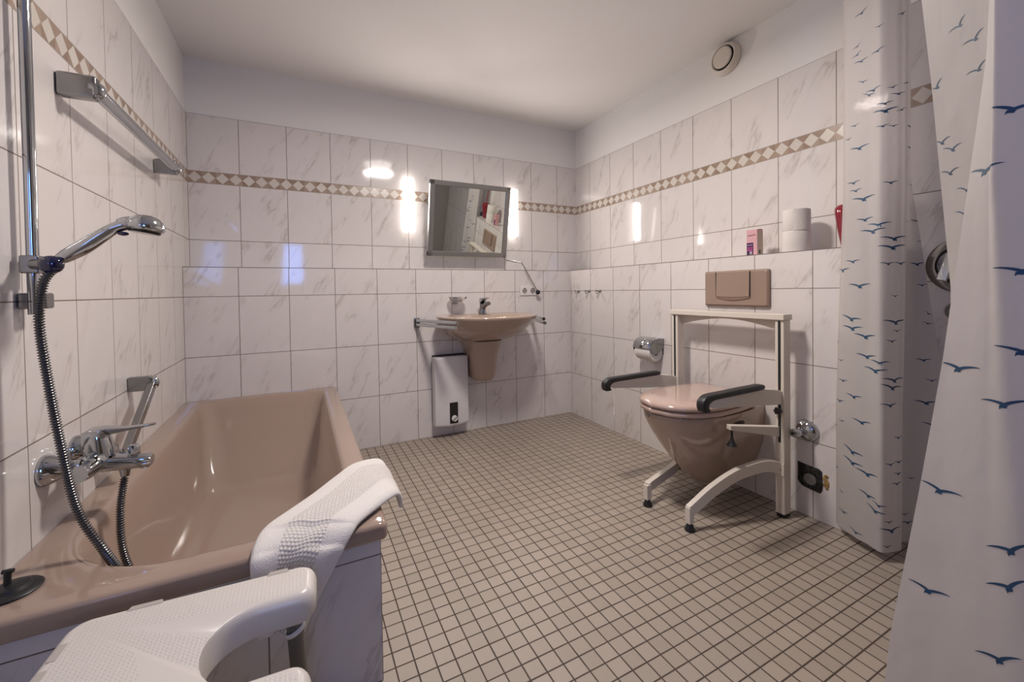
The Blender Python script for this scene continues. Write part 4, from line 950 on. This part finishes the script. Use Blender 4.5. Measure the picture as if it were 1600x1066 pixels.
def curtain(name, plan, z0, z1, nz, nsub, birds, label, wob=0.0, amp2=lambda s: False):
    zs = [lerp(z0, z1, i / nz) for i in range(nz + 1)]
    G = [[Vector((x, y, z)) for x, y in catmull(plan(z), nsub)] for z in zs]
    n = len(G[0])
    for i, z in enumerate(zs):
        for j in range(n):
            G[i][j].x += wob * math.sin(z * 5 + j * .11) + wob * .6 * math.sin(z * 11 - j * .07)
    bm = BM(); bm.faces.layers.int.new('keep')
    V = [[bm.verts.new(p) for p in r] for r in G]; skin(bm, V, closed=False)
    def at(j, z):
        fi = (z - z0) / (z1 - z0) * nz; i = min(max(int(fi), 0), nz - 1); jj = min(max(int(j), 0), n - 2); u = j - jj; v = fi - i
        a = G[i][jj].lerp(G[i][jj + 1], u); b = G[i + 1][jj].lerp(G[i + 1][jj + 1], u); p = a.lerp(b, v)
        nr = (G[i][jj + 1] - G[i][jj]).cross(Vector((0, 0, 1))).normalized(); return p, nr
    for s, z, w, ang in birds:
        i = min(max(int((z - z0) / (z1 - z0) * nz), 0), nz); row = G[i]
        cum = [0.0]
        for a, b in zip(row, row[1:]): cum.append(cum[-1] + (b - a).length)
        j0 = s * (n - 1); jj = min(int(j0), n - 2); c0 = lerp(cum[jj], cum[jj + 1], j0 - jj)
        def jof(L):
            L = min(max(L, 0), cum[-1])
            for k in range(n - 1):
                if L <= cum[k + 1]: return k + (L - cum[k]) / max(cum[k + 1] - cum[k], 1e-6)
            return n - 1
        for q in gull(*((2.2, w, ang) if amp2(s) else (1.0, w, ang))):
            if min(c0 + a for a, b in q) < 0 or max(c0 + a for a, b in q) > cum[-1]: continue
            for sg in (1, -1):
                vs = []
                for a, b in q:
                    p, nr = at(jof(c0 + a), z + b); vs.append(bm.verts.new(p + nr * sg * .0004))
                bm.faces.new(vs).material_index = 1
    o = obj(name, bm, [M['curtain'], M['bird']], angle=180); tag(o, label, 'shower curtain'); return o
curtain('shower_curtain', far_plan, .035, 2.10, 60, 12, FAR_BIRDS, 'translucent white curtain printed with blue gulls hanging beside the toilet', .0015)
_r = random.Random(11)
NEAR_BIRDS += [(round(_r.uniform(.24, .52), 3), round(_r.uniform(.12, 2.0), 3), round(_r.uniform(.04, .08), 3), _r.uniform(-15, 15)) for _ in range(36)]
curtain('shower_curtain', near_plan, .05, 2.06, 60, 40, NEAR_BIRDS, 'white curtain printed with large blue gulls close to the camera at the right edge', .0, lambda s: s < .2)
def rails():
    t = thing('curtain_rail', (2.1, -2.06, 2.15), 'white angled shower curtain rail with black hooks under the ceiling', 'curtain rail')
    bm = BM(); tube(bm, [(W2 - .032, -2.05, 2.16), (1.56, -2.05, 2.16), (1.47, -2.10, 2.16), (1.42, -2.25, 2.16), (1.42, YF + .002, 2.16)], .011, 16, smooth=6); obj('rail', bm, M['white_plastic'], t)
    for x, y in ((2.42, -2.05), (2.47, -2.05), (2.54, -2.05)):
        bm = BM(); tube(bm, [(x, y, 2.172), (x, y + .012, 2.165), (x, y + .012, 2.13), (x, y, 2.085)], .003, 8, smooth=3); obj('hook', bm, M['black'], t)
    for y in (-2.50, -2.58, -2.66):
        bm = BM(); tube(bm, [(1.42, y, 2.172), (1.432, y, 2.165), (1.432, y, 2.13), (1.43, y, 2.05)], .003, 8, smooth=3); obj('hook', bm, M['black'], t)
    bm = BM(); tube(bm, [(1.42, -2.9, 2.16), (1.42, -2.9, CEIL)], .008); obj('ceiling_hanger', bm, M['white_plastic'], t)
rails()
